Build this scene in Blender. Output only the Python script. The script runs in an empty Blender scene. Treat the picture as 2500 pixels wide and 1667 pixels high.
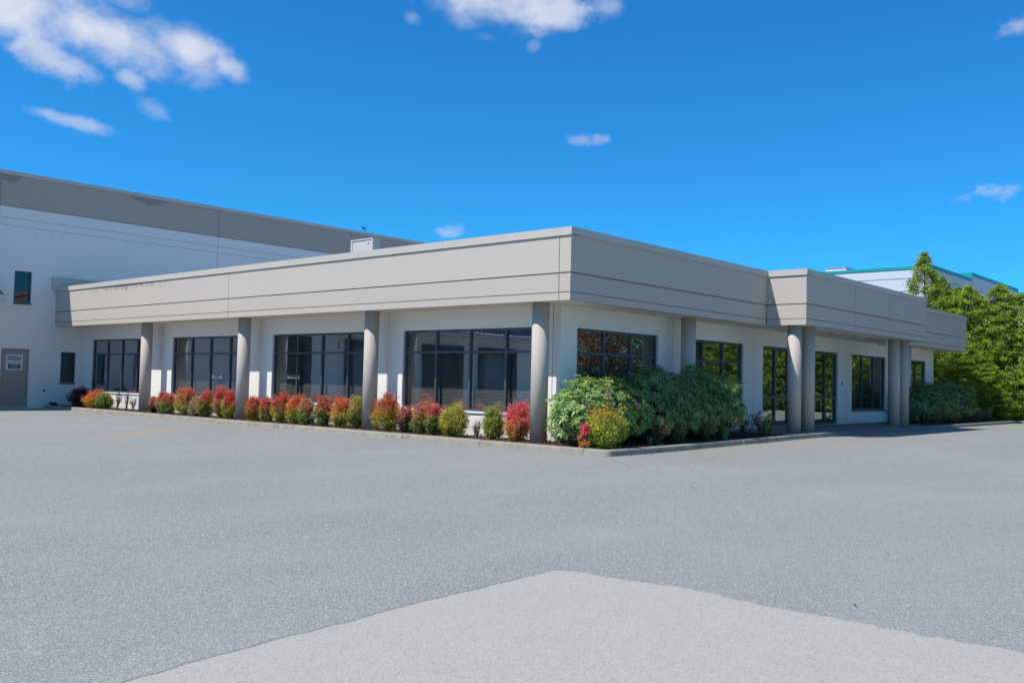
import bpy, bmesh, math, random
import numpy as np
from mathutils import Matrix, Vector

# ------------------------------------------------------------------ camera, sky, sun, exposure
scene = bpy.context.scene
COL = scene.collection

CAM_LOC = Vector((11.7854, -15.0599, 1.40))
PITCH, ROLL, YAW = 0.0437, -0.0229, -0.7256
fw = Vector((math.sin(YAW)*math.cos(PITCH), math.cos(YAW)*math.cos(PITCH), math.sin(PITCH)))
rt = Vector((math.cos(YAW), -math.sin(YAW), 0))
up = rt.cross(fw)
r2 = rt*math.cos(ROLL) - up*math.sin(ROLL)
u2 = rt*math.sin(ROLL) + up*math.cos(ROLL)
cam = bpy.data.cameras.new('camera')
cam.sensor_width = 36.0
cam.sensor_fit = 'HORIZONTAL'
cam.lens = 36.0*2266.42/2500.0
cam.clip_start = 0.05
cam.clip_end = 3000
cam_o = bpy.data.objects.new('camera', cam)
COL.objects.link(cam_o)
cam_o.matrix_world = Matrix(((r2.x, u2.x, -fw.x, CAM_LOC.x), (r2.y, u2.y, -fw.y, CAM_LOC.y),
                             (r2.z, u2.z, -fw.z, CAM_LOC.z), (0, 0, 0, 1)))
scene.camera = cam_o

SUN_TO = Vector((-0.262, -0.66, 1.0)).normalized()
SUN_EL = math.asin(SUN_TO.z)
SUN_AZ = math.atan2(SUN_TO.x, SUN_TO.y)      # clockwise from +Y

SKY_STRENGTH = 0.10
SKY_TINT = (0.085, 0.515, 0.875, 1)
SUN_STRENGTH = 2.62
EXPOSURE = 0.90

world = bpy.data.worlds.new('World')
scene.world = world
world.use_nodes = True


def build_world():
    nt = world.node_tree
    N, L = nt.nodes, nt.links
    N.clear()

    def math_n(tree, op, a, b=None, c=None):
        n = tree.nodes.new('ShaderNodeMath')
        n.operation = op
        for i, v in enumerate((a, b, c)):
            if v is None:
                continue
            if isinstance(v, (int, float)):
                n.inputs[i].default_value = v
            else:
                tree.links.new(v, n.inputs[i])
        return n.outputs[0]

    out = N.new('ShaderNodeOutputWorld')
    bg = N.new('ShaderNodeBackground')
    bg.inputs['Strength'].default_value = SKY_STRENGTH
    sky = N.new('ShaderNodeTexSky')
    sky.sky_type = 'NISHITA'
    sky.sun_disc = False
    sky.sun_elevation = SUN_EL
    sky.sun_rotation = SUN_AZ
    sky.altitude = 50
    sky.air_density = 1.0
    sky.dust_density = 0.25
    sky.ozone_density = 2.0
    tint = N.new('ShaderNodeMix')
    tint.data_type = 'RGBA'
    tint.blend_type = 'MULTIPLY'
    tint.inputs[0].default_value = 1.0
    L.new(sky.outputs[0], tint.inputs[6])
    tint.inputs[7].default_value = SKY_TINT

    tc = N.new('ShaderNodeTexCoord')
    sep = N.new('ShaderNodeSeparateXYZ')
    L.new(tc.outputs['Generated'], sep.inputs[0])
    az = math_n(nt, 'DEGREES', math_n(nt, 'ARCTAN2', sep.outputs[0], sep.outputs[1]))
    el = math_n(nt, 'DEGREES', math_n(nt, 'ARCSINE', sep.outputs[2]))
    # coordinates for the cloud noise, in degrees
    comb = N.new('ShaderNodeCombineXYZ')
    L.new(az, comb.inputs[0])
    L.new(math_n(nt, 'MULTIPLY', el, 1.3), comb.inputs[1])
    n1 = N.new('ShaderNodeTexNoise')
    n1.inputs['Scale'].default_value = 0.36
    n1.inputs['Detail'].default_value = 6
    n1.inputs['Roughness'].default_value = 0.52
    L.new(comb.outputs[0], n1.inputs['Vector'])
    n2 = N.new('ShaderNodeTexNoise')
    n2.inputs['Scale'].default_value = 1.6
    n2.inputs['Detail'].default_value = 5
    n2.inputs['Roughness'].default_value = 0.6
    L.new(comb.outputs[0], n2.inputs['Vector'])
    nsum = math_n(nt, 'ADD', math_n(nt, 'MULTIPLY_ADD', n1.outputs['Fac'], 2.0, -1.0),
                  math_n(nt, 'MULTIPLY_ADD', n2.outputs['Fac'], 0.5, -0.25))

    # one blob: az0, el0, half width, half height, tilt (deg), opacity
    grp = bpy.data.node_groups.new('cloud_blob', 'ShaderNodeTree')
    itf = grp.interface
    for nm in ('az', 'el', 'noise', 'az0', 'el0', 'ia', 'ib', 'c', 's', 'op', 'amp'):
        itf.new_socket(nm, in_out='INPUT', socket_type='NodeSocketFloat')
    itf.new_socket('mask', in_out='OUTPUT', socket_type='NodeSocketFloat')
    gi = grp.nodes.new('NodeGroupInput')
    go = grp.nodes.new('NodeGroupOutput')
    I = gi.outputs
    da = math_n(grp, 'SUBTRACT', I['az'], I['az0'])
    de = math_n(grp, 'SUBTRACT', I['el'], I['el0'])
    u = math_n(grp, 'MULTIPLY', math_n(grp, 'ADD', math_n(grp, 'MULTIPLY', da, I['c']), math_n(grp, 'MULTIPLY', de, I['s'])), I['ia'])
    v = math_n(grp, 'MULTIPLY', math_n(grp, 'SUBTRACT', math_n(grp, 'MULTIPLY', de, I['c']), math_n(grp, 'MULTIPLY', da, I['s'])), I['ib'])
    d2 = math_n(grp, 'ADD', math_n(grp, 'MULTIPLY', u, u), math_n(grp, 'MULTIPLY', v, v))
    d = math_n(grp, 'SQRT', d2)
    m = math_n(grp, 'ADD', math_n(grp, 'SUBTRACT', 1.0, d), math_n(grp, 'MULTIPLY', I['noise'], I['amp']))
    mr = grp.nodes.new('ShaderNodeMapRange')
    mr.interpolation_type = 'SMOOTHSTEP'
    mr.inputs['From Min'].default_value = 0.0
    mr.inputs['From Max'].default_value = 0.95
    grp.links.new(m, mr.inputs['Value'])
    grp.links.new(math_n(grp, 'MULTIPLY', mr.outputs[0], I['op']), go.inputs[0])

    blobs = [
        # the long cloud at the left
        (-71.5, 19.5, 7.0, 2.9, -8, 1.0, .6), (-65.8, 18.5, 5.8, 1.9, -12, 1.0, .6), (-61.3, 18.4, 3.3, 1.8, -22, 1.0, .6),
        (-59.4, 17.75, 1.9, .95, -20, .8, .9), (-69.0, 17.0, 3.4, 1.5, -20, .75, .95), (-64.5, 16.5, 1.3, .75, -30, .62, 1.0),
        (-67.5, 13.8, 2.5, .5, -9, .5, 1.2), (-63.2, 15.0, 1.4, .6, -20, .26, 1.0), (-64.6, 20.5, 1.6, .8, 0, .36, 1.0),
        # the cloud at the top
        (-42.5, 23.4, 6.8, 3.0, 0, 1.0, .55), (-39.0, 21.9, 2.6, 1.5, 10, .85, 1.0), (-48.3, 21.5, .7, .55, 0, .25, 1.2),
        (-36.0, 22.4, 1.6, .9, 0, .42, 1.1), (-40.6, 20.2, .6, .5, 0, .2, 1.3), (-43.5, 20.6, 1.6, .6, 0, .25, 1.1),
        # scraps
        (-37.5, 14.85, 1.2, .42, 4, .34, 1.5), (-36.4, 14.9, .9, .38, 4, .34, 1.5), (-14.5, 10.95, 1.7, .6, 5, .48, 1.7), (-45.8, 9.05, 1.2, .5, 0, .4, 1.7),
        (-13.0, 19.5, 1.3, .7, 10, .5, 1.5),
        # unseen clouds round the rest of the sky, enlarged to add neutral fill light
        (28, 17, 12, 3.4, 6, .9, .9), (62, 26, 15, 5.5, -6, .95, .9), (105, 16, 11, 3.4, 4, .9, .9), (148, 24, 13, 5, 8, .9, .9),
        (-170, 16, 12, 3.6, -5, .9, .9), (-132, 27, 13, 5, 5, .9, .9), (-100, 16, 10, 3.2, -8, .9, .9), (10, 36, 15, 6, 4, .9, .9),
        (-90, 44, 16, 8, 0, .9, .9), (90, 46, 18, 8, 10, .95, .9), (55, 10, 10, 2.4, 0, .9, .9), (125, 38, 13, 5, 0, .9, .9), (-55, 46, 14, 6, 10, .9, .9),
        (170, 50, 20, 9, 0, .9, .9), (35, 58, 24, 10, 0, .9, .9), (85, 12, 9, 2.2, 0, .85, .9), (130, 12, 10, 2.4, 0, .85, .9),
    ]
    acc = None
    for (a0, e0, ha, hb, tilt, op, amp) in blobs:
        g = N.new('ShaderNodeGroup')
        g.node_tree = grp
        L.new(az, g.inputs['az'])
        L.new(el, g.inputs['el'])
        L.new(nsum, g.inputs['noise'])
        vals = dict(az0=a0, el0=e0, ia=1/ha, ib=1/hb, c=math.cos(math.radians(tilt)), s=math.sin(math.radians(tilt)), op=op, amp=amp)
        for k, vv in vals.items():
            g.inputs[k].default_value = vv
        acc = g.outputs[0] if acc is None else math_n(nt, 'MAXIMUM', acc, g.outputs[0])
    # cloud brightness: sunlit tops, greyer undersides, from a smooth noise
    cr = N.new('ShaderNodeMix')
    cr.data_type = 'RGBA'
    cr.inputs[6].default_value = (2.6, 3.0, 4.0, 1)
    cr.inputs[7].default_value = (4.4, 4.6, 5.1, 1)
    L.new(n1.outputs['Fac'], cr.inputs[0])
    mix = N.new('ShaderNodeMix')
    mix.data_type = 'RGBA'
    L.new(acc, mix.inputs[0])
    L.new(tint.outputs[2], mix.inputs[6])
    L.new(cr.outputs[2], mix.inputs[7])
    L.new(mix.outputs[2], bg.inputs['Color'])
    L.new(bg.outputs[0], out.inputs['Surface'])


build_world()

sun = bpy.data.lights.new('sun', 'SUN')
sun.energy = SUN_STRENGTH
sun.angle = math.radians(0.53)
sun.color = (1.0, 0.985, 0.955)
sun_o = bpy.data.objects.new('sun', sun)
COL.objects.link(sun_o)
sun_o.location = SUN_TO*60
sun_o.rotation_euler = SUN_TO.to_track_quat('Z', 'Y').to_euler()

vs = scene.view_settings
vs.view_transform = 'Standard'
vs.look = 'None'
vs.gamma = 1.0
vs.exposure = EXPOSURE
vs.use_curve_mapping = False
scene.render.engine = 'CYCLES'
scene.cycles.use_denoising = True
scene.cycles.max_bounces = 8
scene.cycles.transparent_max_bounces = 16
scene.cycles.caustics_reflective = False
scene.cycles.caustics_refractive = False

# ------------------------------------------------------------------ helpers
rnd = random.Random(7)


class MB:
    """collects vertices and faces for one mesh"""

    def __init__(self):
        self.v, self.f = [], []

    def box(self, x0, x1, y0, y1, z0, z1):
        b = len(self.v)
        self.v += [(x0, y0, z0), (x1, y0, z0), (x1, y1, z0), (x0, y1, z0), (x0, y0, z1), (x1, y0, z1), (x1, y1, z1), (x0, y1, z1)]
        self.f += [(b, b+3, b+2, b+1), (b+4, b+5, b+6, b+7), (b, b+1, b+5, b+4), (b+1, b+2, b+6, b+5), (b+2, b+3, b+7, b+6), (b+3, b, b+4, b+7)]
        return self

    def quad(self, *p):
        b = len(self.v)
        self.v += list(p)
        self.f.append(tuple(range(b, b+len(p))))
        return self

    def tube(self, pts, rad, seg=6, caps=True):
        """pts list of Vector, rad list or number"""
        pts = [Vector(p) for p in pts]
        n = len(pts)
        if not hasattr(rad, '__len__'):
            rad = [rad]*n
        b = len(self.v)
        for i, p in enumerate(pts):
            t = (pts[min(i+1, n-1)] - pts[max(i-1, 0)]).normalized()
            a = Vector((0, 0, 1)) if abs(t.z) < .9 else Vector((1, 0, 0))
            s = t.cross(a).normalized()
            w = s.cross(t).normalized()
            for k in range(seg):
                an = 2*math.pi*k/seg
                self.v.append(tuple(p + (s*math.cos(an) + w*math.sin(an))*rad[i]))
        for i in range(n-1):
            for k in range(seg):
                a0 = b+i*seg+k
                a1 = b+i*seg+(k+1) % seg
                self.f.append((a0, a0+seg, a1+seg, a1))
        if caps:
            self.f.append(tuple(b+k for k in range(seg)))
            self.f.append(tuple(b+(n-1)*seg+k for k in reversed(range(seg))))
        return self

    def mapped(self, fn):
        self.v = [fn(*p) for p in self.v]
        return self


def new_mesh(name, mb, mat, smooth=False):
    me = bpy.data.meshes.new(name)
    me.from_pydata([tuple(p) for p in mb.v], [], mb.f)
    if mat:
        me.materials.append(mat)
    if smooth:
        me.polygons.foreach_set('use_smooth', [True]*len(me.polygons))
    me.update()
    return me


def world_loc(o):
    p = Vector((0, 0, 0))
    while o:
        p += o.location
        o = o.parent
    return p


def link(name, me, parent=None, loc=None):
    o = bpy.data.objects.new(name, me)
    COL.objects.link(o)
    if parent:
        o.parent = parent
        o.location = (Vector(loc) if loc else Vector((0, 0, 0))) - world_loc(parent)
    elif loc:
        o.location = loc
    return o


def obj(name, mb, mat, parent=None, smooth=False, bevel=0):
    """one mesh object whose vertices are given in world coordinates"""
    me = new_mesh(name, mb, mat, smooth)
    if bevel:
        bm = bmesh.new()
        bm.from_mesh(me)
        bmesh.ops.bevel(bm, geom=bm.edges[:], offset=bevel, segments=2, affect='EDGES', profile=.6)
        bm.to_mesh(me)
        bm.free()
    return link(name, me, parent)


def empty(name, loc):
    o = bpy.data.objects.new(name, None)
    o.empty_display_size = .3
    COL.objects.link(o)
    o.location = loc
    return o


def tag(o, label=None, cat=None, group=None, kind=None):
    if label:
        o['label'] = label
    if cat:
        o['category'] = cat
    if group:
        o['group'] = group
    if kind:
        o['kind'] = kind
    return o


def gz(y):
    """the lot rises gently towards the entrance"""
    t = min(1, max(0, y/11.0))
    return .09*t*t*(3-2*t)


# ------------------------------------------------------------------ materials
def mat_new(name):
    m = bpy.data.materials.new(name)
    m.use_nodes = True
    nt = m.node_tree
    b = nt.nodes['Principled BSDF']
    return m, nt, b


def noise(nt, scale, detail=4, rough=.55, vec=None, stretch=None):
    n = nt.nodes.new('ShaderNodeTexNoise')
    n.inputs['Scale'].default_value = scale
    n.inputs['Detail'].default_value = detail
    n.inputs['Roughness'].default_value = rough
    if vec is None:
        tc = nt.nodes.new('ShaderNodeTexCoord')
        vec = tc.outputs['Object']
    if stretch:
        mp = nt.nodes.new('ShaderNodeMapping')
        mp.inputs['Scale'].default_value = stretch
        nt.links.new(vec, mp.inputs[0])
        vec = mp.outputs[0]
    nt.links.new(vec, n.inputs['Vector'])
    return n.outputs['Fac']


def ramp(nt, fac, stops):
    r = nt.nodes.new('ShaderNodeValToRGB')
    e = r.color_ramp.elements
    while len(e) < len(stops):
        e.new(.5)
    for i, (p, c) in enumerate(stops):
        e[i].position = p
        e[i].color = tuple(c)+(1,) if len(c) == 3 else c
    nt.links.new(fac, r.inputs[0])
    return r.outputs[0]


def mixc(nt, fac, a, b, mode='MIX'):
    m = nt.nodes.new('ShaderNodeMix')
    m.data_type = 'RGBA'
    m.blend_type = mode
    for s, v in ((0, fac), (6, a), (7, b)):
        if isinstance(v, (int, float)):
            m.inputs[s].default_value = v
        elif isinstance(v, tuple):
            m.inputs[s].default_value = v+(1,) if len(v) == 3 else v
        else:
            nt.links.new(v, m.inputs[s])
    return m.outputs[2]


def mth(nt, op, a, b=None, c=None, clamp=False):
    n = nt.nodes.new('ShaderNodeMath')
    n.operation = op
    n.use_clamp = clamp
    for i, v in enumerate((a, b, c)):
        if v is None:
            continue
        if isinstance(v, (int, float)):
            n.inputs[i].default_value = v
        else:
            nt.links.new(v, n.inputs[i])
    return n.outputs[0]


def bump(nt, b, height, strength, dist):
    n = nt.nodes.new('ShaderNodeBump')
    n.inputs['Strength'].default_value = strength
    n.inputs['Distance'].default_value = dist
    nt.links.new(height, n.inputs['Height'])
    nt.links.new(n.outputs[0], b.inputs['Normal'])


def xyz(nt):
    tc = nt.nodes.new('ShaderNodeTexCoord')
    s = nt.nodes.new('ShaderNodeSeparateXYZ')
    nt.links.new(tc.outputs['Object'], s.inputs[0])
    return s.outputs


def obj_random(nt):
    return nt.nodes.new('ShaderNodeObjectInfo').outputs['Random']


def paint(name, col, var=.06, rough=.75, streak=0.0, grain=.15, panelvar=0.0, dirt=0.0, dirt_z=.6):
    m, nt, b = mat_new(name)
    c = tuple(col)
    lo = tuple(x*(1-var) for x in c)
    hi = tuple(min(1, x*(1+var)) for x in c)
    base = mixc(nt, noise(nt, .45, 5, .6), lo, hi)
    base = mixc(nt, mth(nt, 'MULTIPLY', noise(nt, 3.5, 5, .65), .35), base, tuple(x*.9 for x in c))
    if panelvar:
        k = mth(nt, 'MULTIPLY_ADD', obj_random(nt), panelvar*2, 1-panelvar)
        cb = nt.nodes.new('ShaderNodeCombineColor')
        for i in range(3):
            nt.links.new(k, cb.inputs[i])
        base = mixc(nt, 1.0, base, cb.outputs[0], 'MULTIPLY')
    if streak:
        # run-off streaks: tall narrow noise
        s = noise(nt, 1.0, 5, .6, stretch=(5.5, 5.5, .35))
        patch = noise(nt, .22, 2, .5)
        f = mth(nt, 'MULTIPLY', mth(nt, 'MULTIPLY_ADD', s, 4.0, -2.2, True), mth(nt, 'MULTIPLY_ADD', patch, 5, -2.6, True))
        base = mixc(nt, mth(nt, 'MULTIPLY', f, streak), base, tuple(x*.45 for x in c))
    if dirt:
        z = xyz(nt)[2]
        f = mth(nt, 'MULTIPLY', mth(nt, 'SUBTRACT', 1.0, mth(nt, 'DIVIDE', z, dirt_z, None, True), None, True), noise(nt, 6, 5, .7))
        base = mixc(nt, mth(nt, 'MULTIPLY', f, dirt), base, (.20, .17, .13))
    nt.links.new(base, b.inputs['Base Color'])
    b.inputs['Roughness'].default_value = rough
    b.inputs['Specular IOR Level'].default_value = .3
    bump(nt, b, noise(nt, 55, 4, .6), grain, .004)
    return m


M = {}
M['white'] = paint('white_wall_paint', (.86, .80, .72), .03, .8, streak=.14, dirt=.55, dirt_z=.55)
M['white_ware'] = paint('white_warehouse_paint', (.83, .765, .70), .035, .85, streak=.16)
M['taupe'] = paint('taupe_panel_paint', (.53, .452, .372), .03, .7, streak=.13, panelvar=.025)
M['column'] = paint('taupe_column_paint', (.51, .43, .352), .03, .65, streak=.14, dirt=.8, dirt_z=.5)
M['band'] = paint('grey_band_paint', (.47, .375, .30), .05, .75)
M['soffit'] = paint('soffit_paint', (.80, .75, .68), .03, .85)
M['groove'] = paint('groove_paint', (.33, .29, .25), .05, .85)
M['joint'] = paint('joint_sealant', (.11, .105, .10), .1, .9)
M['coping'] = paint('coping_metal_paint', (.56, .49, .415), .02, .5, grain=.03, panelvar=.03)
M['door'] = paint('door_paint', (.37, .295, .235), .05, .55, grain=.05)
M['roof'] = paint('roof_membrane', (.32, .32, .32), .1, .9)
M['beige_metal'] = paint('beige_cabinet_metal', (.58, .53, .47), .03, .5, grain=.02)
M['white_metal'] = paint('white_trim_metal', (.75, .76, .78), .02, .45, grain=.02)
M['teal'] = paint('teal_coping_paint', (.015, .33, .33), .04, .45, grain=.02)
M['pale_wall'] = paint('pale_far_wall', (.63, .65, .67), .03, .8, streak=.1)
M['far_joint'] = paint('far_joint', (.20, .21, .22), .05, .8)
M['interior'] = paint('interior_wall', (.30, .29, .27), .04, .9)
M['blind'] = paint('blind_slat', (.66, .57, .44), .03, .6, grain=.0)
M['signboard'] = paint('sign_white', (.72, .73, .74), .02, .5, grain=.0)
M['ink'] = paint('sign_ink', (.012, .014, .02), .05, .6, grain=.0)
M['rubber'] = paint('black_rubber', (.012, .012, .014), .1, .6)
M['steel'] = paint('steel', (.45, .45, .46), .05, .35, grain=.02)
M['dock_dark'] = paint('dock_dark', (.035, .036, .04), .1, .8)
M['dock_door'] = paint('dock_door', (.22, .225, .24), .05, .6)


def mat_stained_taupe():
    """the left fascia: the same paint with dark run-off marks under the coping"""
    m, nt, b = mat_new('taupe_panel_paint_stained')
    c = (.53, .452, .372)
    base = mixc(nt, noise(nt, .45, 5, .6), tuple(x*.975 for x in c), tuple(x*1.02 for x in c))
    s = xyz(nt)
    top = mth(nt, 'MULTIPLY_ADD', s[2], 2.4, -2.4*4.06, True)               # 0 at 4.20 .. 1 at 4.48
    # along the wall: strongest between x = -21.5 and -17.5
    w = mth(nt, 'SUBTRACT', 1.0, mth(nt, 'DIVIDE', mth(nt, 'ABSOLUTE', mth(nt, 'ADD', s[0], 19.3)), 3.2), None, True)
    n = noise(nt, 1.0, 6, .7, stretch=(3.2, 3.2, 1.5))
    f = mth(nt, 'MULTIPLY_ADD', mth(nt, 'ADD', n, mth(nt, 'MULTIPLY', top, .36)), 7.0, -4.85, True)
    f = mth(nt, 'MULTIPLY', f, mth(nt, 'MULTIPLY', mth(nt, 'MULTIPLY', w, 1.6, None, True), .7))
    base = mixc(nt, f, base, (.20, .19, .175))
    k = mth(nt, 'MULTIPLY_ADD', obj_random(nt), .04, .98)
    cb = nt.nodes.new('ShaderNodeCombineColor')
    for i in range(3):
        nt.links.new(k, cb.inputs[i])
    base = mixc(nt, 1.0, base, cb.outputs[0], 'MULTIPLY')
    nt.links.new(base, b.inputs['Base Color'])
    b.inputs['Roughness'].default_value = .7
    b.inputs['Specular IOR Level'].default_value = .3
    bump(nt, b, noise(nt, 55, 4, .6), .15, .004)
    return m


M['taupe_stained'] = mat_stained_taupe()


def mat_band_peeling():
    """warehouse top band: flat grey with darker peeled patches below the coping"""
    m, nt, b = mat_new('grey_band_peeling')
    c = (.47, .375, .30)
    base = mixc(nt, noise(nt, .4, 4, .6), tuple(x*.96 for x in c), tuple(x*1.04 for x in c))
    s = xyz(nt)
    top = mth(nt, 'MULTIPLY_ADD', s[2], 2.6, -2.6*8.30, True)
    w1 = mth(nt, 'SUBTRACT', 1.0, mth(nt, 'DIVIDE', mth(nt, 'ABSOLUTE', mth(nt, 'ADD', s[1], -3.6)), 1.5), None, True)
    w2 = mth(nt, 'SUBTRACT', 1.0, mth(nt, 'DIVIDE', mth(nt, 'ABSOLUTE', mth(nt, 'ADD', s[1], 1.9)), .9), None, True)
    n = noise(nt, 2.2, 5, .65)
    f = mth(nt, 'MULTIPLY_ADD', mth(nt, 'MULTIPLY', mth(nt, 'ADD', w1, w2, None, True), mth(nt, 'ADD', top, mth(nt, 'MULTIPLY', n, .7))), 9.0, -4.9, True)
    base = mixc(nt, mth(nt, 'MULTIPLY', f, .8), base, (.29, .255, .225))
    nt.links.new(base, b.inputs['Base Color'])
    b.inputs['Roughness'].default_value = .75
    b.inputs['Specular IOR Level'].default_value = .3
    return m


M['band_peel'] = mat_band_peeling()


def mat_frame():
    m, nt, b = mat_new('dark_window_frame')
    b.inputs['Base Color'].default_value = (.085, .09, .10, 1)
    b.inputs['Roughness'].default_value = .42
    b.inputs['Metallic'].default_value = .25
    return m


M['frame'] = mat_frame()


def mat_glass(name='tinted_glass', r0=.25, tint=(.80, .81, .82, 1)):
    m, nt, b = mat_new(name)
    nt.nodes.remove(b)
    out = nt.nodes['Material Output']
    lw = nt.nodes.new('ShaderNodeLayerWeight')
    lw.inputs['Blend'].default_value = .5
    f5 = mth(nt, 'POWER', lw.outputs['Facing'], 4.0)
    fac = mth(nt, 'MULTIPLY_ADD', f5, 1-r0, r0)
    gl = nt.nodes.new('ShaderNodeBsdfGlossy')
    gl.inputs['Color'].default_value = (.90, .95, 1.0, 1)
    gl.inputs['Roughness'].default_value = 0.0
    # float glass is never quite flat
    bp = nt.nodes.new('ShaderNodeBump')
    bp.inputs['Strength'].default_value = .25
    bp.inputs['Distance'].default_value = .004
    nt.links.new(noise(nt, .9, 1, .4), bp.inputs['Height'])
    nt.links.new(bp.outputs[0], gl.inputs['Normal'])
    tr = nt.nodes.new('ShaderNodeBsdfTransparent')
    tr.inputs['Color'].default_value = tint
    mx = nt.nodes.new('ShaderNodeMixShader')
    nt.links.new(fac, mx.inputs[0])
    nt.links.new(tr.outputs[0], mx.inputs[1])
    nt.links.new(gl.outputs[0], mx.inputs[2])
    nt.links.new(mx.outputs[0], out.inputs['Surface'])
    return m


M['glass'] = mat_glass()
M['glass_plain'] = mat_glass('dark_plain_glass', .06, (.45, .46, .48, 1))


def mat_asphalt():
    m, nt, b = mat_new('weathered_asphalt')
    tc = nt.nodes.new('ShaderNodeTexCoord')
    P = tc.outputs['Object']
    # stones of the worn surface
    vo = nt.nodes.new('ShaderNodeTexVoronoi')
    vo.inputs['Scale'].default_value = 92
    vo.inputs['Randomness'].default_value = 1
    nt.links.new(P, vo.inputs['Vector'])
    sepc = nt.nodes.new('ShaderNodeSeparateColor')
    nt.links.new(vo.outputs['Color'], sepc.inputs[0])
    stone = ramp(nt, sepc.outputs[0], [(0, (.17, .168, .152)), (.3, (.262, .258, .232)), (.62, (.345, .335, .295)), (.86, (.44, .422, .368)), (1, (.58, .55, .475))])
    warm = mixc(nt, mth(nt, 'MULTIPLY_ADD', sepc.outputs[1], 6, -5.0, True), stone, (.36, .29, .21))
    gap = mth(nt, 'MULTIPLY_ADD', vo.outputs['Distance'], 1.8, -.55, True)
    col = mixc(nt, mth(nt, 'MULTIPLY', gap, .7), warm, (.13, .13, .13))
    # broad fading and tyre-worn zones
    big = noise(nt, .16, 4, .55, P)
    mid = noise(nt, .9, 5, .6, P)
    col = mixc(nt, mth(nt, 'MULTIPLY_ADD', big, 2.2, -.75, True), col, mixc(nt, .42, col, (.36, .335, .30)))
    col = mixc(nt, mth(nt, 'MULTIPLY_ADD', mid, 1.6, -.62, True), col, mixc(nt, .30, col, (.235, .24, .245)))
    wc = noise(nt, .42, 4, .6, P, stretch=(1, .55, 1))
    col = mixc(nt, mth(nt, 'MULTIPLY', mth(nt, 'MULTIPLY_ADD', wc, 5.0, -2.6, True), .30), col, (.385, .345, .285))
    col = mixc(nt, mth(nt, 'MULTIPLY', mth(nt, 'MULTIPLY_ADD', wc, -5.0, 2.2, True), .22), col, (.245, .262, .262))
    fine = noise(nt, 150, 4, .7, P)
    col = mixc(nt, 1.0, col, ramp(nt, fine, [(.3, (.77, .77, .77)), (.7, (1.23, 1.23, 1.23))]), 'MULTIPLY')
    # rusty streak across the left of the lot and a tanned edge along the kerb
    s = xyz(nt)
    # distance to the line through (-7.7,-6.4) and (-11,-2.3)
    dl = mth(nt, 'ABSOLUTE', mth(nt, 'ADD', mth(nt, 'MULTIPLY_ADD', s[0], .779, 6.0), mth(nt, 'MULTIPLY_ADD', s[1], .627, 4.01)))
    al = mth(nt, 'ADD', mth(nt, 'MULTIPLY_ADD', s[0], -.627, -5.9), mth(nt, 'MULTIPLY_ADD', s[1], .779, 3.4))
    f = mth(nt, 'MULTIPLY', mth(nt, 'SUBTRACT', 1.0, mth(nt, 'DIVIDE', dl, mth(nt, 'MULTIPLY_ADD', mid, .9, .05)), None, True),
            mth(nt, 'SUBTRACT', 1.0, mth(nt, 'DIVIDE', mth(nt, 'ABSOLUTE', al), 3.2), None, True))
    col = mixc(nt, mth(nt, 'MULTIPLY', f, .75), col, (.40, .27, .15))
    ek = mth(nt, 'SUBTRACT', 1.0, mth(nt, 'DIVIDE', mth(nt, 'ABSOLUTE', mth(nt, 'SUBTRACT', s[0], 1.6)), 1.3), None, True)
    ek = mth(nt, 'MULTIPLY', ek, mth(nt, 'MULTIPLY_ADD', s[1], .5, -.2, True))
    col = mixc(nt, mth(nt, 'MULTIPLY', ek, mth(nt, 'MULTIPLY_ADD', mid, .9, .05)), col, (.30, .26, .19))
    # oil marks
    oil = mth(nt, 'MULTIPLY_ADD', noise(nt, .55, 5, .7, P, stretch=(1.6, .6, 1)), 9.0, -6.3, True)
    col = mixc(nt, mth(nt, 'MULTIPLY', oil, .28), col, (.10, .105, .11))
    # tyre tracks: long faint bands curving across the lot
    tv = nt.nodes.new('ShaderNodeTexWave')
    tv.inputs['Scale'].default_value = .11
    tv.inputs['Distortion'].default_value = 5.0
    tv.inputs['Detail'].default_value = 2
    tv.inputs['Detail Scale'].default_value = .35
    nt.links.new(P, tv.inputs['Vector'])
    trk = mth(nt, 'MULTIPLY', mth(nt, 'MULTIPLY_ADD', tv.outputs['Fac'], 4.0, -2.9, True), mth(nt, 'MULTIPLY_ADD', noise(nt, .3, 3, .6, P), 2.4, -.8, True))
    col = mixc(nt, mth(nt, 'MULTIPLY', trk, .13), col, (.40, .385, .36))
    # scattered small drips
    dv = nt.nodes.new('ShaderNodeTexVoronoi')
    dv.inputs['Scale'].default_value = .8
    nt.links.new(P, dv.inputs['Vector'])
    spot = mth(nt, 'SUBTRACT', 1.0, mth(nt, 'DIVIDE', dv.outputs['Distance'], mth(nt, 'MULTIPLY_ADD', mid, .09, -.01)), None, True)
    col = mixc(nt, mth(nt, 'MULTIPLY', spot, .55), col, (.10, .10, .10))
    nt.links.new(col, b.inputs['Base Color'])
    b.inputs['Roughness'].default_value = .9
    b.inputs['Specular IOR Level'].default_value = .25
    h = mth(nt, 'SUBTRACT', mth(nt, 'MULTIPLY', fine, .4), vo.outputs['Distance'])
    bump(nt, b, h, .5, .006)
    return m


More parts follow.
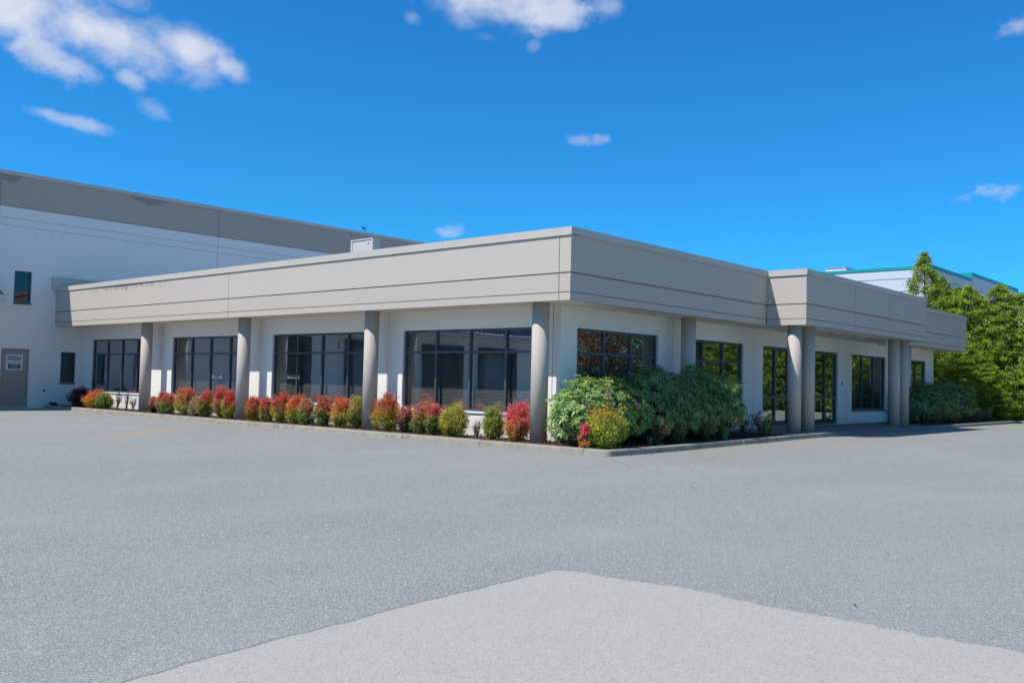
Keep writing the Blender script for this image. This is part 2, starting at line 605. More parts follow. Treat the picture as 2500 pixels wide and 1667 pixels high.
def mat_patch():
    m, nt, b = mat_new('pale_resurfaced_paving')
    tc = nt.nodes.new('ShaderNodeTexCoord')
    P = tc.outputs['Object']
    vo = nt.nodes.new('ShaderNodeTexVoronoi')
    vo.inputs['Scale'].default_value = 105
    nt.links.new(P, vo.inputs['Vector'])
    sepc = nt.nodes.new('ShaderNodeSeparateColor')
    nt.links.new(vo.outputs['Color'], sepc.inputs[0])
    col = ramp(nt, sepc.outputs[0], [(0, (.27, .235, .195)), (.10, (.375, .332, .278)), (.6, (.42, .372, .312)), (1, (.485, .43, .36))])
    big = noise(nt, .5, 5, .6, P)
    col = mixc(nt, mth(nt, 'MULTIPLY_ADD', big, 2.4, -.9, True), col, mixc(nt, .35, col, (.43, .37, .305)))
    mid = noise(nt, 2.5, 5, .6, P)
    col = mixc(nt, mth(nt, 'MULTIPLY_ADD', mid, 2, -.8, True), col, mixc(nt, .25, col, (.34, .32, .305)))
    # pits
    pit = mth(nt, 'MULTIPLY_ADD', noise(nt, 38, 2, .5, P), 16, -11.6, True)
    col = mixc(nt, mth(nt, 'MULTIPLY', pit, .55), col, (.16, .15, .15))
    nt.links.new(col, b.inputs['Base Color'])
    b.inputs['Roughness'].default_value = .9
    b.inputs['Specular IOR Level'].default_value = .25
    h = mth(nt, 'SUBTRACT', mth(nt, 'MULTIPLY', noise(nt, 160, 3, .6, P), .8), mth(nt, 'MULTIPLY', vo.outputs['Distance'], .5))
    bump(nt, b, h, .35, .004)
    return m


def mat_concrete(name, c, stain=.6, speck=0.0):
    m, nt, b = mat_new(name)
    P = nt.nodes.new('ShaderNodeTexCoord').outputs['Object']
    col = mixc(nt, noise(nt, 2.2, 5, .65, P), tuple(x*.82 for x in c), tuple(x*1.12 for x in c))
    st = mth(nt, 'MULTIPLY', mth(nt, 'MULTIPLY_ADD', noise(nt, 4.5, 6, .72, P), 3.2, -1.35, True), stain)
    col = mixc(nt, st, col, tuple(x*.42 for x in c))
    g = noise(nt, 120, 3, .6, P)
    col = mixc(nt, 1.0, col, ramp(nt, g, [(.3, (.78, .78, .78)), (.7, (1.15, 1.15, 1.15))]), 'MULTIPLY')
    h = g
    if speck:
        vo = nt.nodes.new('ShaderNodeTexVoronoi')
        vo.inputs['Scale'].default_value = 48
        nt.links.new(P, vo.inputs['Vector'])
        sc_ = nt.nodes.new('ShaderNodeSeparateColor')
        nt.links.new(vo.outputs['Color'], sc_.inputs[0])
        peb = ramp(nt, sc_.outputs[0], [(0, (.10, .10, .105)), (.5, (.26, .26, .26)), (.85, (.40, .39, .37)), (1, (.55, .53, .5))])
        col = mixc(nt, speck, col, peb)
        col = mixc(nt, mth(nt, 'MULTIPLY_ADD', vo.outputs['Distance'], 2.0, -.75, True), col, (.10, .095, .09))
        h = mth(nt, 'SUBTRACT', g, mth(nt, 'MULTIPLY', vo.outputs['Distance'], 1.5))
    nt.links.new(col, b.inputs['Base Color'])
    b.inputs['Roughness'].default_value = .92
    b.inputs['Specular IOR Level'].default_value = .2
    bump(nt, b, h, .55, .006)
    return m


M['asphalt'] = mat_asphalt()
M['patch'] = mat_patch()
M['kerb'] = mat_concrete('kerb_concrete', (.37, .32, .25), .68)
M['aggregate'] = mat_concrete('exposed_aggregate', (.27, .265, .255), .2, .75)
M['soil'] = mat_concrete('bark_soil', (.085, .052, .036), .6)


def mat_attr(name, rough=.5, transl=.28, spec=.35, gain=1.0):
    """foliage: colour comes with each leaf"""
    m, nt, b = mat_new(name)
    a = nt.nodes.new('ShaderNodeVertexColor')
    a.layer_name = 'leaf'
    col = a.outputs['Color']
    nt.links.new(col, b.inputs['Base Color'])
    b.inputs['Roughness'].default_value = rough
    b.inputs['Specular IOR Level'].default_value = spec
    tr = nt.nodes.new('ShaderNodeBsdfTranslucent')
    nt.links.new(mixc(nt, 1.0, col, (1.25, 1.25, .8), 'MULTIPLY'), tr.inputs['Color'])
    mx = nt.nodes.new('ShaderNodeMixShader')
    mx.inputs[0].default_value = transl
    nt.links.new(b.outputs[0], mx.inputs[1])
    nt.links.new(tr.outputs[0], mx.inputs[2])
    nt.links.new(mx.outputs[0], nt.nodes['Material Output'].inputs['Surface'])
    return m


M['leaf'] = mat_attr('nandina_leaf', .5, .36)
M['glossleaf'] = mat_attr('rhododendron_leaf', .42, .22, .45)
M['conifer'] = mat_attr('cedar_spray', .65, .42, .25)
M['bark'] = paint('twig_bark', (.16, .105, .085), .2, .9)
M['cane'] = paint('shrub_cane', (.10, .065, .05), .2, .9)
M['chips'] = mat_attr('bark_chip', .9, .0, .1)

# ------------------------------------------------------------------ ground
YS = [-300, -120, -60, -30, -15, -5] + [i*.75 for i in range(0, 17)] + [14, 20, 30, 45, 70, 120, 300]
mb = MB()
XS = [-300, -60, -25, 0, 15, 40, 120, 300]
for i in range(len(YS)):
    for x in XS:
        mb.v.append((x, YS[i], gz(YS[i])))
nx = len(XS)
for i in range(len(YS)-1):
    for j in range(nx-1):
        a = i*nx+j
        mb.f.append((a, a+1, a+nx+1, a+nx))
g = obj('asphalt_ground', mb, M['asphalt'])
tag(g, 'weathered blue grey asphalt parking lot in front of the building', None, None, 'structure')

# the pale resurfaced area in the foreground, a thin overlay with an uneven edge
mb = MB()
pr = random.Random(3)
edge = []
y = -24.0
while y < -9.75:
    edge.append((7.45 + .115*max(0, -11.0-y)**1.15 + .02*math.sin(y*2.1) + pr.uniform(-.014, .014), y))
    y += .13
edge += [(7.42, -9.68), (7.40, -9.60), (7.46, -9.56)]
x = 7.6
while x < 24:
    edge.append((x, -9.55+.13*min(1, (x-7.5)/.8) + .022*math.sin(x*2.4+1.0) + .018*math.sin(x*6.1) + pr.uniform(-.024, .024)))
    x += .07
edge += [(24, -24)]
mb.v = [(a, b_, .006) for a, b_ in edge]
mb.f = [tuple(reversed(range(len(edge))))]
n0 = len(mb.v)
mb.v += [(a, b_, -.004) for a, b_ in edge]
for i in range(n0-1):
    mb.f.append((i, i+1, n0+i+1, n0+i))
pt = obj('pale_paving', mb, M['patch'])
tag(pt, 'pale resurfaced paving in the foreground', None, None, 'structure')
# fine crack lines along its edge and out from the kerb corner
mb = MB()


def crack(pts, w, z):
    for (a, b_) in zip(pts[:-1], pts[1:]):
        d = Vector((b_[0]-a[0], b_[1]-a[1], 0)).normalized()
        s = Vector((-d.y, d.x, 0))*w*.5
        A = Vector((a[0], a[1], z))
        B = Vector((b_[0], b_[1], z))
        mb.quad(tuple(A-s), tuple(B-s), tuple(B+s), tuple(A+s))


cr_pts = [(1.40, -.40)]
while cr_pts[-1][0] < 3.0:
    a = cr_pts[-1]
    cr_pts.append((a[0]+pr.uniform(.05, .11), a[1]-pr.uniform(.05, .12)))
crack(cr_pts, .008, .005)
crack([(e[0]-.012, e[1]) for e in edge if e[1] < -9.7 and e[0] < 9.5 and e[1] > -20], .007, .009)
in_pts = [(7.62, -10.5)]
while in_pts[-1][0] < 8.9:
    a = in_pts[-1]
    in_pts.append((a[0]+pr.uniform(.05, .1), a[1]+pr.uniform(-.02, .1)))

tag(obj('pavement_crack', mb, M['joint']), 'thin dark cracks in the paving', None, None, 'structure')

# ------------------------------------------------------------------ kerbs
KERB_PROFILE = [(0, -.06), (.004, .0), (.022, .085), (.034, .108), (.058, .122), (.15, .124), (.16, .118), (.16, -.06)]


def sweep_kerb(path, parent, endcap=True, drop=None):
    """path: outer base line, inside on the left hand of the walking direction"""
    m = MB()
    n = len(path)
    k = len(KERB_PROFILE)
    for i, p in enumerate(path):
        t = Vector(path[min(i+1, n-1)]) - Vector(path[max(i-1, 0)])
        t.normalize()
        nrm = Vector((-t.y, t.x))
        for (d, z) in KERB_PROFILE:
            zz = z if drop is None or z < 0 else z*drop[i]
            m.v.append((p[0]+nrm.x*d, p[1]+nrm.y*d, zz+gz(p[1])))
    for i in range(n-1):
        for j in range(k-1):
            a = i*k+j
            m.f.append((a, a+k, a+k+1, a+1))
    m.f.append(tuple(range(k)))
    m.f.append(tuple((n-1)*k+j for j in reversed(range(k))))
    return obj('kerb_stone', m, M['kerb'], parent)


kerb = empty('kerb', (1.2, -.3, 0))
tag(kerb, 'weathered concrete kerb round the planting beds', None, None, 'structure')
GAP = .014
# front line, walking +x, bed on the left hand
cuts = [-25.15, -23.35, -20.3, -17.25, -14.9, -12.2, -9.75, -7.3, -4.72, -2.2, .62]
for a, b_ in zip(cuts[:-1], cuts[1:]):
    jog = rnd.uniform(-.012, .012)
    sweep_kerb([(a+GAP/2, -.30+jog), ((a+b_)/2, -.30+jog+rnd.uniform(-.008, .008)), (b_-GAP/2, -.30+jog)], kerb)
# corner piece
arc = [(.62+GAP/2, -.30)] + [(1.13, -.30)] + [(1.13+.13*math.sin(t), -.17-.13*math.cos(t)) for t in [i*math.pi/2/6 for i in range(1, 6)]] + [(1.26, -.16), (1.26, .9-GAP/2)]
sweep_kerb(arc, kerb)
cuts = [.9, 3.05, 5.2, 7.6, 9.9]
for a, b_ in zip(cuts[:-1], cuts[1:]):
    jog = rnd.uniform(-.01, .01)
    sweep_kerb([(1.26+jog, a+GAP/2), (1.26+jog, (a+b_)/2), (1.26+jog, b_-GAP/2)], kerb)
cuts = [19.45, 21.9, 24.4, 26.9, 29.4]
for a, b_ in zip(cuts[:-1], cuts[1:]):
    sweep_kerb([(1.26, a+GAP/2), (1.26, (a+b_)/2), (1.26, b_-GAP/2)], kerb)
arc = [(1.26, 29.4+GAP/2), (1.26, 30.4)] + [(1.86-.6*math.cos(t), 30.4+.6*math.sin(t)) for t in [i*math.pi/2/8 for i in range(1, 8)]] + [(1.86, 31.0), (2.6-GAP/2, 31.0)]
sweep_kerb(arc, kerb)
for k in range(9):
    a = 2.6+k*3.0
    sweep_kerb([(a+GAP/2, 31.0), (a+1.5, 31.0), (a+3.0-GAP/2, 31.0)], kerb)

# ------------------------------------------------------------------ walkway at the entrance (exposed aggregate)
mb = MB()
ys = [8.15, 8.6, 9.3, 9.9, 10.6, 11.4, 12.0, 12.4, 12.8, 13.2, 13.75, 14.3, 14.7, 15.1, 15.5, 16.2, 17.2, 18.2, 19.0, 19.44]
xs = [-1.06, -.6, -.2, .1, .35, .6, .8, .95, 1.08]


def walk_z(x, y):
    base = gz(y)+.118
    if 12.0 < y < 15.5 and x > .1:
        e = min(1, max(0, (y-12.0)/.5)) * min(1, max(0, (15.5-y)/.5))
        t = min(1, (x-.1)/1.1)
        base -= .112*t*e
    return base


for yy in ys:
    xe = 1.09 if yy < 9.85 else 1.265
    row = [xx for xx in xs[:-1]] + [xe-.03, xe]
    for q, xx in enumerate(row):
        mb.v.append((xx, yy, walk_z(xx, yy) - (.014 if q == len(row)-1 else 0)))
    mb.v.append((xe, yy, gz(yy)-.06))
nr = len(xs)+2
for i in range(len(ys)-1):
    for j in range(nr-1):
        a = i*nr+j
        mb.f.append((a, a+1, a+nr+1, a+nr))
wk = obj('walkway', mb, M['aggregate'])
tag(wk, 'exposed aggregate walkway with a ramp at the entrance', None, None, 'structure')

# ------------------------------------------------------------------ planting beds
def bed(name, x0, x1, y0, y1, step, label, seed):
    r = random.Random(seed)
    m = MB()
    nxx = max(2, int((x1-x0)/step)+1)
    nyy = max(2, int((y1-y0)/step)+1)
    for j in range(nyy):
        for i in range(nxx):
            X = x0+(x1-x0)*i/(nxx-1)
            Y = y0+(y1-y0)*j/(nyy-1)
            m.v.append((X, Y, gz(Y)+.095+r.uniform(-.008, .018)))
    for j in range(nyy-1):
        for i in range(nxx-1):
            a = j*nxx+i
            m.f.append((a, a+1, a+nxx+1, a+nxx))
    o = obj(name, m, M['soil'], smooth=True)
    tag(o, label, None, None, 'structure')
    return o


bed('planting_bed', -25.1, 1.0, -.145, 1.07, .16, 'brown bark bed along the left facade', 1)
bed('planting_bed', -1.08, 1.105, 1.07, 8.16, .16, 'brown bark bed beside the kerb corner', 2)
bed('planting_bed', -1.08, 1.105, 19.43, 29.2, .22, 'shaded bark bed at the far end of the facade', 3)

# ------------------------------------------------------------------ fast leaf meshes
def leaf_mesh(name, C, D, Nn, Ln, Wd, RGB, mat):
    """arrays of leaf base, direction, normal, length, width, colour -> one mesh of diamond leaves, folded a little"""
    C = np.asarray(C, float)
    D = np.asarray(D, float)
    Nn = np.asarray(Nn, float)
    D /= np.linalg.norm(D, axis=1, keepdims=True)+1e-9
    S = np.cross(D, Nn)
    S /= np.linalg.norm(S, axis=1, keepdims=True)+1e-9
    Up = np.cross(S, D)
    Ln = np.asarray(Ln)[:, None]
    Wd = np.asarray(Wd)[:, None]
    n = len(C)
    V = np.empty((n, 4, 3))
    V[:, 0] = C
    V[:, 1] = C+D*Ln*.5+S*Wd*.5+Up*Wd*.12
    V[:, 2] = C+D*Ln-Up*Ln*.10
    V[:, 3] = C+D*Ln*.5-S*Wd*.5+Up*Wd*.12
    me = bpy.data.meshes.new(name)
    me.vertices.add(n*4)
    me.vertices.foreach_set('co', V.reshape(-1).astype(np.float32))
    me.loops.add(n*4)
    me.loops.foreach_set('vertex_index', np.arange(n*4, dtype=np.int32))
    me.polygons.add(n)
    me.polygons.foreach_set('loop_start', np.arange(0, n*4, 4, dtype=np.int32))
    try:
        me.polygons.foreach_set('loop_total', np.full(n, 4, dtype=np.int32))
    except Exception:
        pass
    ca = me.color_attributes.new('leaf', 'FLOAT_COLOR', 'POINT')
    rgba = np.ones((n, 4, 4), np.float32)
    rgba[:, :, :3] = np.asarray(RGB, np.float32)[:, None, :]
    ca.data.foreach_set('color', rgba.reshape(-1))
    me.materials.append(mat)
    me.update(calc_edges=True)
    me.validate()
    return me


def rand_dirs(rg, n):
    v = rg.normal(size=(n, 3))
    return v/np.linalg.norm(v, axis=1, keepdims=True)


# bark chips on the beds
def chips(name, regions, n, label, seed):
    rg = np.random.default_rng(seed)
    area = np.array([(r[1]-r[0])*(r[3]-r[2]) for r in regions])
    idx = rg.choice(len(regions), n, p=area/area.sum())
    R = np.array(regions)[idx]
    X = R[:, 0]+(R[:, 1]-R[:, 0])*rg.random(n)
    Y = R[:, 2]+(R[:, 3]-R[:, 2])*rg.random(n)
    Z = np.array([gz(v) for v in Y])+.104+rg.random(n)*.018
    D = rg.normal(size=(n, 3))
    D[:, 2] *= .25
    Nn = np.tile([0, 0, 1.0], (n, 1))+rg.normal(size=(n, 3))*.35
    base = np.array([[.15, .085, .055], [.10, .058, .040], [.19, .115, .075], [.24, .16, .11]])[rg.integers(0, 4, n)]
    me = leaf_mesh(name, np.c_[X, Y, Z], D, Nn, rg.uniform(.03, .075, n), rg.uniform(.012, .03, n), base*rg.uniform(.7, 1.25, (n, 1)), M['chips'])
    o = link(name, me)
    tag(o, label, None, None, 'stuff')


chips('bark_mulch', [(-25, 1.0, -.13, 1.05), (-1.05, 1.08, 1.05, 8.1), (-1.05, 1.08, 19.5, 29)], 16000, 'loose brown bark chips on the beds', 5)

# ------------------------------------------------------------------ panels with openings
def panel_mesh(u0, u1, z0, z1, d0, d1, holes):
    """slab in (u, depth, z) with rectangular holes, closed reveals"""
    us = sorted(set([u0, u1]+[h[0] for h in holes]+[h[1] for h in holes]))
    zs = sorted(set([z0, z1]+[h[2] for h in holes]+[h[3] for h in holes]))
    m = MB()
    nu, nz = len(us), len(zs)

    def solid(i, j):
        if i < 0 or j < 0 or i >= nu-1 or j >= nz-1:
            return False
        cu, cz = (us[i]+us[i+1])/2, (zs[j]+zs[j+1])/2
        return not any(h[0] < cu < h[1] and h[2] < cz < h[3] for h in holes)
    for d in (d0, d1):
        for j in range(nz):
            for i in range(nu):
                m.v.append((us[i], d, zs[j]))
    B = nu*nz
    for j in range(nz-1):
        for i in range(nu-1):
            if not solid(i, j):
                continue
            a, b_, c, d = j*nu+i, j*nu+i+1, (j+1)*nu+i+1, (j+1)*nu+i
            m.f.append((a, b_, c, d))
            m.f.append((B+a, B+d, B+c, B+b_))
            if not solid(i, j-1):
                m.f.append((a, B+a, B+b_, b_))
            if not solid(i, j+1):
                m.f.append((d, c, B+c, B+d))
            if not solid(i-1, j):
                m.f.append((a, d, B+d, B+a))
            if not solid(i+1, j):
                m.f.append((b_, B+b_, B+c, c))
    return m


YW, XW, XB = 1.06, -1.07, -25.2
map_left = lambda u, d, z: (u, YW+d, z)          # facade facing -Y
map_right = lambda u, d, z: (XW-d, u, z)         # facade facing +X
map_ware = lambda u, d, z: (XB-d, u, z)          # warehouse wall facing +X

# ------------------------------------------------------------------ windows
def make_window(parent, fn, u0, u1, z0, z1, divs, rail, blind=False, name='window', thick=.055, sill=True, matf=None, glass='glass'):
    matf = matf or M['frame']
    t = thick
    d0, d1 = .055, .15
    m = MB()
    m.box(u0, u1, d0, d1, z0, z0+t).box(u0, u1, d0, d1, z1-t, z1)
    m.box(u0, u0+t, d0, d1, z0+t, z1-t).box(u1-t, u1, d0, d1, z0+t, z1-t)
    w = obj(name, m.mapped(fn), matf, parent)
    us = [u0]+list(divs)+[u1]
    # transom, then mullions butting against it
    if rail:
        obj('transom', MB().box(u0+t, u1-t, d0+.004, d1, rail-t/2, rail+t/2).mapped(fn), matf, w)
    zspans = [(z0+t, rail-t/2), (rail+t/2, z1-t)] if rail else [(z0+t, z1-t)]
    for du in divs:
        mm = MB()
        for a, b_ in zspans:
            mm.box(du-t/2, du+t/2, d0+.002, d1-.002, a, b_)
        obj('mullion', mm.mapped(fn), matf, w)
    for i in range(len(us)-1):
        a = us[i]+(t if i == 0 else t/2)
        b_ = us[i+1]-(t if i == len(us)-2 else t/2)
        for (za, zb) in zspans:
            obj('pane', MB().box(a, b_, .098, .106, za, zb).mapped(fn), M[glass], w)
    if sill:
        obj('sill', MB().box(u0-.02, u1+.02, -.035, .052, z0-.045, z0-.004).mapped(fn), matf if sill == 'dark' else M['white_metal'], w)
    if blind:
        bm_ = MB()
        z = z0+.03
        while z < z1-.03:
            a, b_ = u0+.06, u1-.06
            bl = len(bm_.v)
            # slats lean a little, nearly closed
            bm_.v += [(a, .215, z), (b_, .215, z), (b_, .234, z+.025), (a, .234, z+.025)]
            bm_.f.append((bl, bl+1, bl+2, bl+3))
            z += .033
        o = obj('blind', bm_.mapped(fn), M['blind'], w)
        o['kind'] = 'stuff'
    return w


# ================================================================== OFFICE BUILDING
office = empty('office_building', (-1.07, 1.06, .1))
tag(office, 'single storey white office building with taupe fascia and round columns', 'building')

SILL, HEAD, RAIL = .68, 2.665, 2.105
left_win = [(-24.24, -19.54), (-18.10, -13.40), (-12.14, -7.44), (-6.28, -1.58)]
left_joint = [-25.19, -18.79, -12.80, -6.88, -1.29, XW]
SOF = 3.145
for i in range(5):
    a, b_ = left_joint[i], left_joint[i+1]
    holes = [(left_win[i][0], left_win[i][1], SILL, HEAD)] if i < 4 else []
    m = panel_mesh(a+.009, b_-(.009 if i < 4 else 0), .0, SOF, 0, .2, holes)
    obj('wall_panel', m.mapped(map_left), M['white'], office)
right_win = [(1.66, 5.03, SILL), (6.26, 9.58, SILL), (10.82, 16.45, .215), (17.68, 21.02, SILL), (22.35, 25.66, SILL)]
right_joint = [YW, 5.71, 10.24, 17.20, 21.80, 26.42]
for i in range(5):
    a, b_ = right_joint[i], right_joint[i+1]
    a = a+.201 if i == 0 else a
    m = panel_mesh(a+(.009 if i else 0), b_-.009, .0, SOF, 0, .2, [(right_win[i][0], right_win[i][1], right_win[i][2], HEAD)])
    obj('wall_panel', m.mapped(map_right), M['white'], office)
# the end of the left wall shows on the right facade as a narrow strip; end wall at the back
obj('wall_panel', MB().box(-25.19, XW, 26.42, 26.62, 0, SOF), M['white'], office)
# sealant behind the joints
for x in left_joint[1:5]:
    obj('joint_sealant', MB().box(x-.012, x+.012, YW+.018, YW+.1, .02, SOF-.01), M['joint'], office)
for y in right_joint[1:5]:
    obj('joint_sealant', MB().box(XW-.1, XW-.018, y-.012, y+.012, .02, SOF-.01), M['joint'], office)

# interior shell, dark behind the tinted glass
m = MB()
m.box(-25.0, -1.3, 1.3, 26.4, .05, .13)
m.box(-25.0, -1.3, 1.3, 26.4, 2.85, 2.9)
m.box(-25.0, -5.2, 5.6, 5.7, .13, 2.85)
m.box(-5.3, -5.2, 5.7, 26.3, .13, 2.85)
m.box(-18.95, -18.8, 1.3, 5.6, .13, 2.85)
m.box(-6.95, -6.85, 1.3, 5.6, .13, 2.85)
obj('interior', m, M['interior'], office)

for i, (a, b_) in enumerate(left_win):
    w = (b_-a)
    make_window(office, map_left, a, b_, SILL, HEAD, [a+w*k/4 for k in (1, 2, 3)], RAIL, blind=(i > 0))
for i, (a, b_, s) in enumerate(right_win):
    w = b_-a
    if i == 2:
        d = make_window(office, map_right, a, b_, s, HEAD, [a+w*k/6 for k in range(1, 6)], 1.12, name='entrance_glazing', thick=.09, sill=False)
        for k in (2.93, 3.07):
            u = a+w*k/6
            obj('handle', MB().tube([(u, -.02, .95), (u, -.02, 1.55)], .014, 8).mapped(map_right), M['steel'], d)
    else:
        make_window(office, map_right, a, b_, s, HEAD, [a+w*k/3 for k in (1, 2)], RAIL, blind=False, thick=.06, sill='dark')

# columns
col_me = None
RC = .1893
seg = 48
cm = MB()
for z in (0, 1):
    for k in range(seg):
        an = 2*math.pi*k/seg
        cm.v.append((RC*math.cos(an), RC*math.sin(an), z))
for k in range(seg):
    cm.f.append((k, (k+1) % seg, seg+(k+1) % seg, seg+k))
cm.f.append(tuple(reversed(range(seg))))
cm.f.append(tuple(range(seg, 2*seg)))


def column(x, y, z0):
    global col_me
    z1 = SOF-.004
    key = round(z1-z0, 3)
    m = MB()
    m.v = [(a, b_, z0+c*(z1-z0)) for a, b_, c in cm.v]
    m.f = cm.f
    me = new_mesh('column', m, M['column'])
    me.polygons.foreach_set('use_smooth', [True]*seg+[False, False])
    o = link('column', me, office, (x, y, 0))
    return o


for x in (-18.82, -12.80, -6.88, -1.19):
    column(x, .50, .06)
for (x, y) in ((-.587, 5.686), (-.587, 21.80), (-1.36, 27.0)):
    column(x, y, .06)
for y in (9.23, 10.11, 16.95, 17.83):
    column(.65, y, .15)

# fascia: a recessed backing part with the panels and coping lengths as pieces
ZCT, ZCB, G1, G2, ZB = 4.643, 4.476, 3.696, 3.294, 3.127
WC, Y1, Y2, Y3 = 1.146, 8.86, 18.62, 27.53
PT = .06
BANDS = [(ZB, G2-.008, .012), (G2+.008, G1-.014, .006), (G1+.014, ZCB, .0)]


def fascia_run(fn, u0, u1, joints, capjoints, mat, stain=None, cap0=0.0, cap1=0.0, e0=0, e1=0):
    """fn maps (u, depth, z); depth 0 is the fascia plane, positive inwards"""
    back = obj('fascia', MB().box(u0+(.225 if e0 == 2 else .045 if e0 == 1 else 0), u1-(.225 if e1 == 2 else .045 if e1 == 1 else 0), .045, .22, ZB+.012, ZCB+.03).mapped(fn), M['groove'], office)
    us = [u0]+joints+[u1]
    for i in range(len(us)-1):
        a = us[i]+(.009 if i else 0)
        b_ = us[i+1]-(.009 if i < len(us)-2 else 0)
        for (za, zb, rec) in BANDS:
            # outer corners: the through run stops at the recess plane, the other run butts behind it
            aa = a+{1: rec, 2: rec+PT}.get(e0 if i == 0 else 0, 0)
            bb = b_-{1: rec, 2: rec+PT}.get(e1 if i == len(us)-2 else 0, 0)
            obj('fascia_panel', MB().box(aa, bb, rec, rec+PT, za, zb).mapped(fn), stain if (stain and zb == ZCB) else mat, back)
    cs = [u0-cap0]+capjoints+[u1+cap1]
    for i in range(len(cs)-1):
        a = cs[i]+(.003 if i else 0)
        b_ = cs[i+1]-(.003 if i < len(cs)-2 else 0)
        m = MB().box(a, b_, -.028, .27, ZCB+.016, ZCT)
        m.box(a, b_, -.036, .02, ZCB, ZCB+.015)       # drip edge
        obj('coping', m.mapped(fn), M['coping'], back)
    return back


f_left = lambda u, d, z: (u, d, z)
f_right = lambda u, d, z: (-d, u, z)
f_can_s = lambda u, d, z: (u, Y1+d, z)
f_can_e = lambda u, d, z: (WC-d, u, z)
f_can_n = lambda u, d, z: (WC-u, Y2-d, z)
f_north = lambda u, d, z: (-u, Y3-d, z)
fascia_run(f_left, -25.19, 0, [-12.95, -.306], [-22.1, -19.05, -16.0, -12.95, -9.9, -6.85, -3.8], M['taupe'], M['taupe_stained'], cap1=.028, e1=1)
fascia_run(f_right, 0, Y1, [], [2.1, 5.0, 7.77], M['taupe'], cap0=-.27, e0=2)
fascia_run(f_can_s, .001, WC, [], [], M['taupe'], cap0=-.03, cap1=.028, e1=1)
fascia_run(f_can_e, Y1, Y2, [12.27, 15.12], [10.34, 13.12, 15.9], M['taupe'], cap0=-.27, cap1=-.27, e0=2, e1=2)
fascia_run(f_can_n, 0, WC-.001, [], [], M['taupe'], cap0=.028, cap1=-.03, e0=1)
fascia_run(f_right, Y2, Y3, [], [20.6, 23.5, 26.0], M['taupe'], cap1=-.27, e1=2)
fascia_run(f_north, 0, 25.19, [12.5], [6, 12, 18], M['taupe'], cap0=.028, e0=1)

# soffits and roof
m = MB()
m.box(-25.18, -.05, .05, YW-.002, SOF, SOF+.03)
m.box(XW+.002, -.05, YW, Y3-.05, SOF, SOF+.03)
m.box(-.05, WC-.05, Y1+.05, Y2-.05, SOF, SOF+.03)
m.box(-25.18, XW, 26.63, Y3-.05, SOF, SOF+.03)
obj('soffit', m, M['soffit'], office)
m = MB()
m.box(-25.18, -.23, .23, Y3-.23, 4.25, 4.33)
m.box(-.23, WC-.23, Y1+.23, Y2-.23, 4.25, 4.33)
obj('roof', m, M['roof'], office)
# recessed downlights in the entrance soffit and a bracket at the far columns
for y in (11.2, 13.0, 14.9, 16.2):
    me = MB()
    n = 16
    for r_, z in ((.11, SOF-.012), (.075, SOF-.012), (.07, SOF-.002)):
        for k in range(n):
            me.v.append((.12+r_*math.cos(2*math.pi*k/n), y+r_*math.sin(2*math.pi*k/n), z))
    for ring in range(2):
        for k in range(n):
            a = ring*n+k
            b_ = ring*n+(k+1) % n
            me.f.append((a, b_, b_+n, a+n))
    me.f.append(tuple(2*n+k for k in range(n)))
    obj('downlight', me, M['frame'], office)
obj('bracket', MB().box(-.28, .02, 17.95, 18.25, SOF-.16, SOF-.002), M['soffit'], office)
obj('keypad', MB().box(XW+.001, XW+.03, 16.75, 16.80, 1.55, 1.66), M['frame'], office)

# ================================================================== WAREHOUSE ON THE LEFT
ware = empty('warehouse', (-25.2, 0, 0))
tag(ware, 'tall white warehouse with grey top band on the left', 'building')
door_h = (-1.87, -.88, .06, 2.235)
win_hi = (-1.53, -.91, 3.94, 5.15)
win_lo = (.29, .86, .97, 2.17)
WJ = [-29.0, -20.2, -11.4, -2.15, 6.85, 14.26, 21.7, 29.1, 36.5]
docks = [(-9.6, -6.6), (-14.9, -11.75), (-20.0, -17.0), (-24.6, -21.4)]
for i in range(len(WJ)-1):
    a, b_ = WJ[i]+.01, WJ[i+1]-.01
    holes = []
    if i == 3:
        holes = [door_h, win_hi, win_lo]
    # dock openings lying inside this panel
    for (p, q) in docks:
        if p > a+.05 and q < b_-.05:
            holes.append((p, q, .06, 3.25))
    m = panel_mesh(a, b_, 0, 6.815, 0, .25, holes)
    obj('wall_panel', m.mapped(map_ware), M['white_ware'], ware)
    obj('wall_panel', MB().box(a, b_, 0, .2, 6.833, 7.092).mapped(map_ware), M['white_ware'], ware)
    obj('wall_panel', MB().box(a, b_, 0, .2, 7.110, 7.515).mapped(map_ware), M['white_ware'], ware)
    obj('band_panel', MB().box(a, b_, -.012, .2, 7.55, 8.70).mapped(map_ware), M['band_peel'] if i == 3 else M['band'], ware)
    obj('coping', MB().box(a-.007, b_+.007, -.05, .35, 8.705, 8.86).mapped(map_ware), M['coping'], ware)
m = MB().box(-29, 36.5, .012, .18, 6.80, 8.69)
for y in WJ[1:-1]:
    m.box(y-.015, y+.015, .03, .18, .02, 6.80)
obj('wall_backing', m.mapped(map_ware), paint('warehouse_joint', (.33, .33, .33), .05, .9), ware)
# the rest of the shell
m = MB().box(-60, -25.75, -29, 36.5, 0, 8.55)
obj('warehouse_shell', m, M['band'], ware)
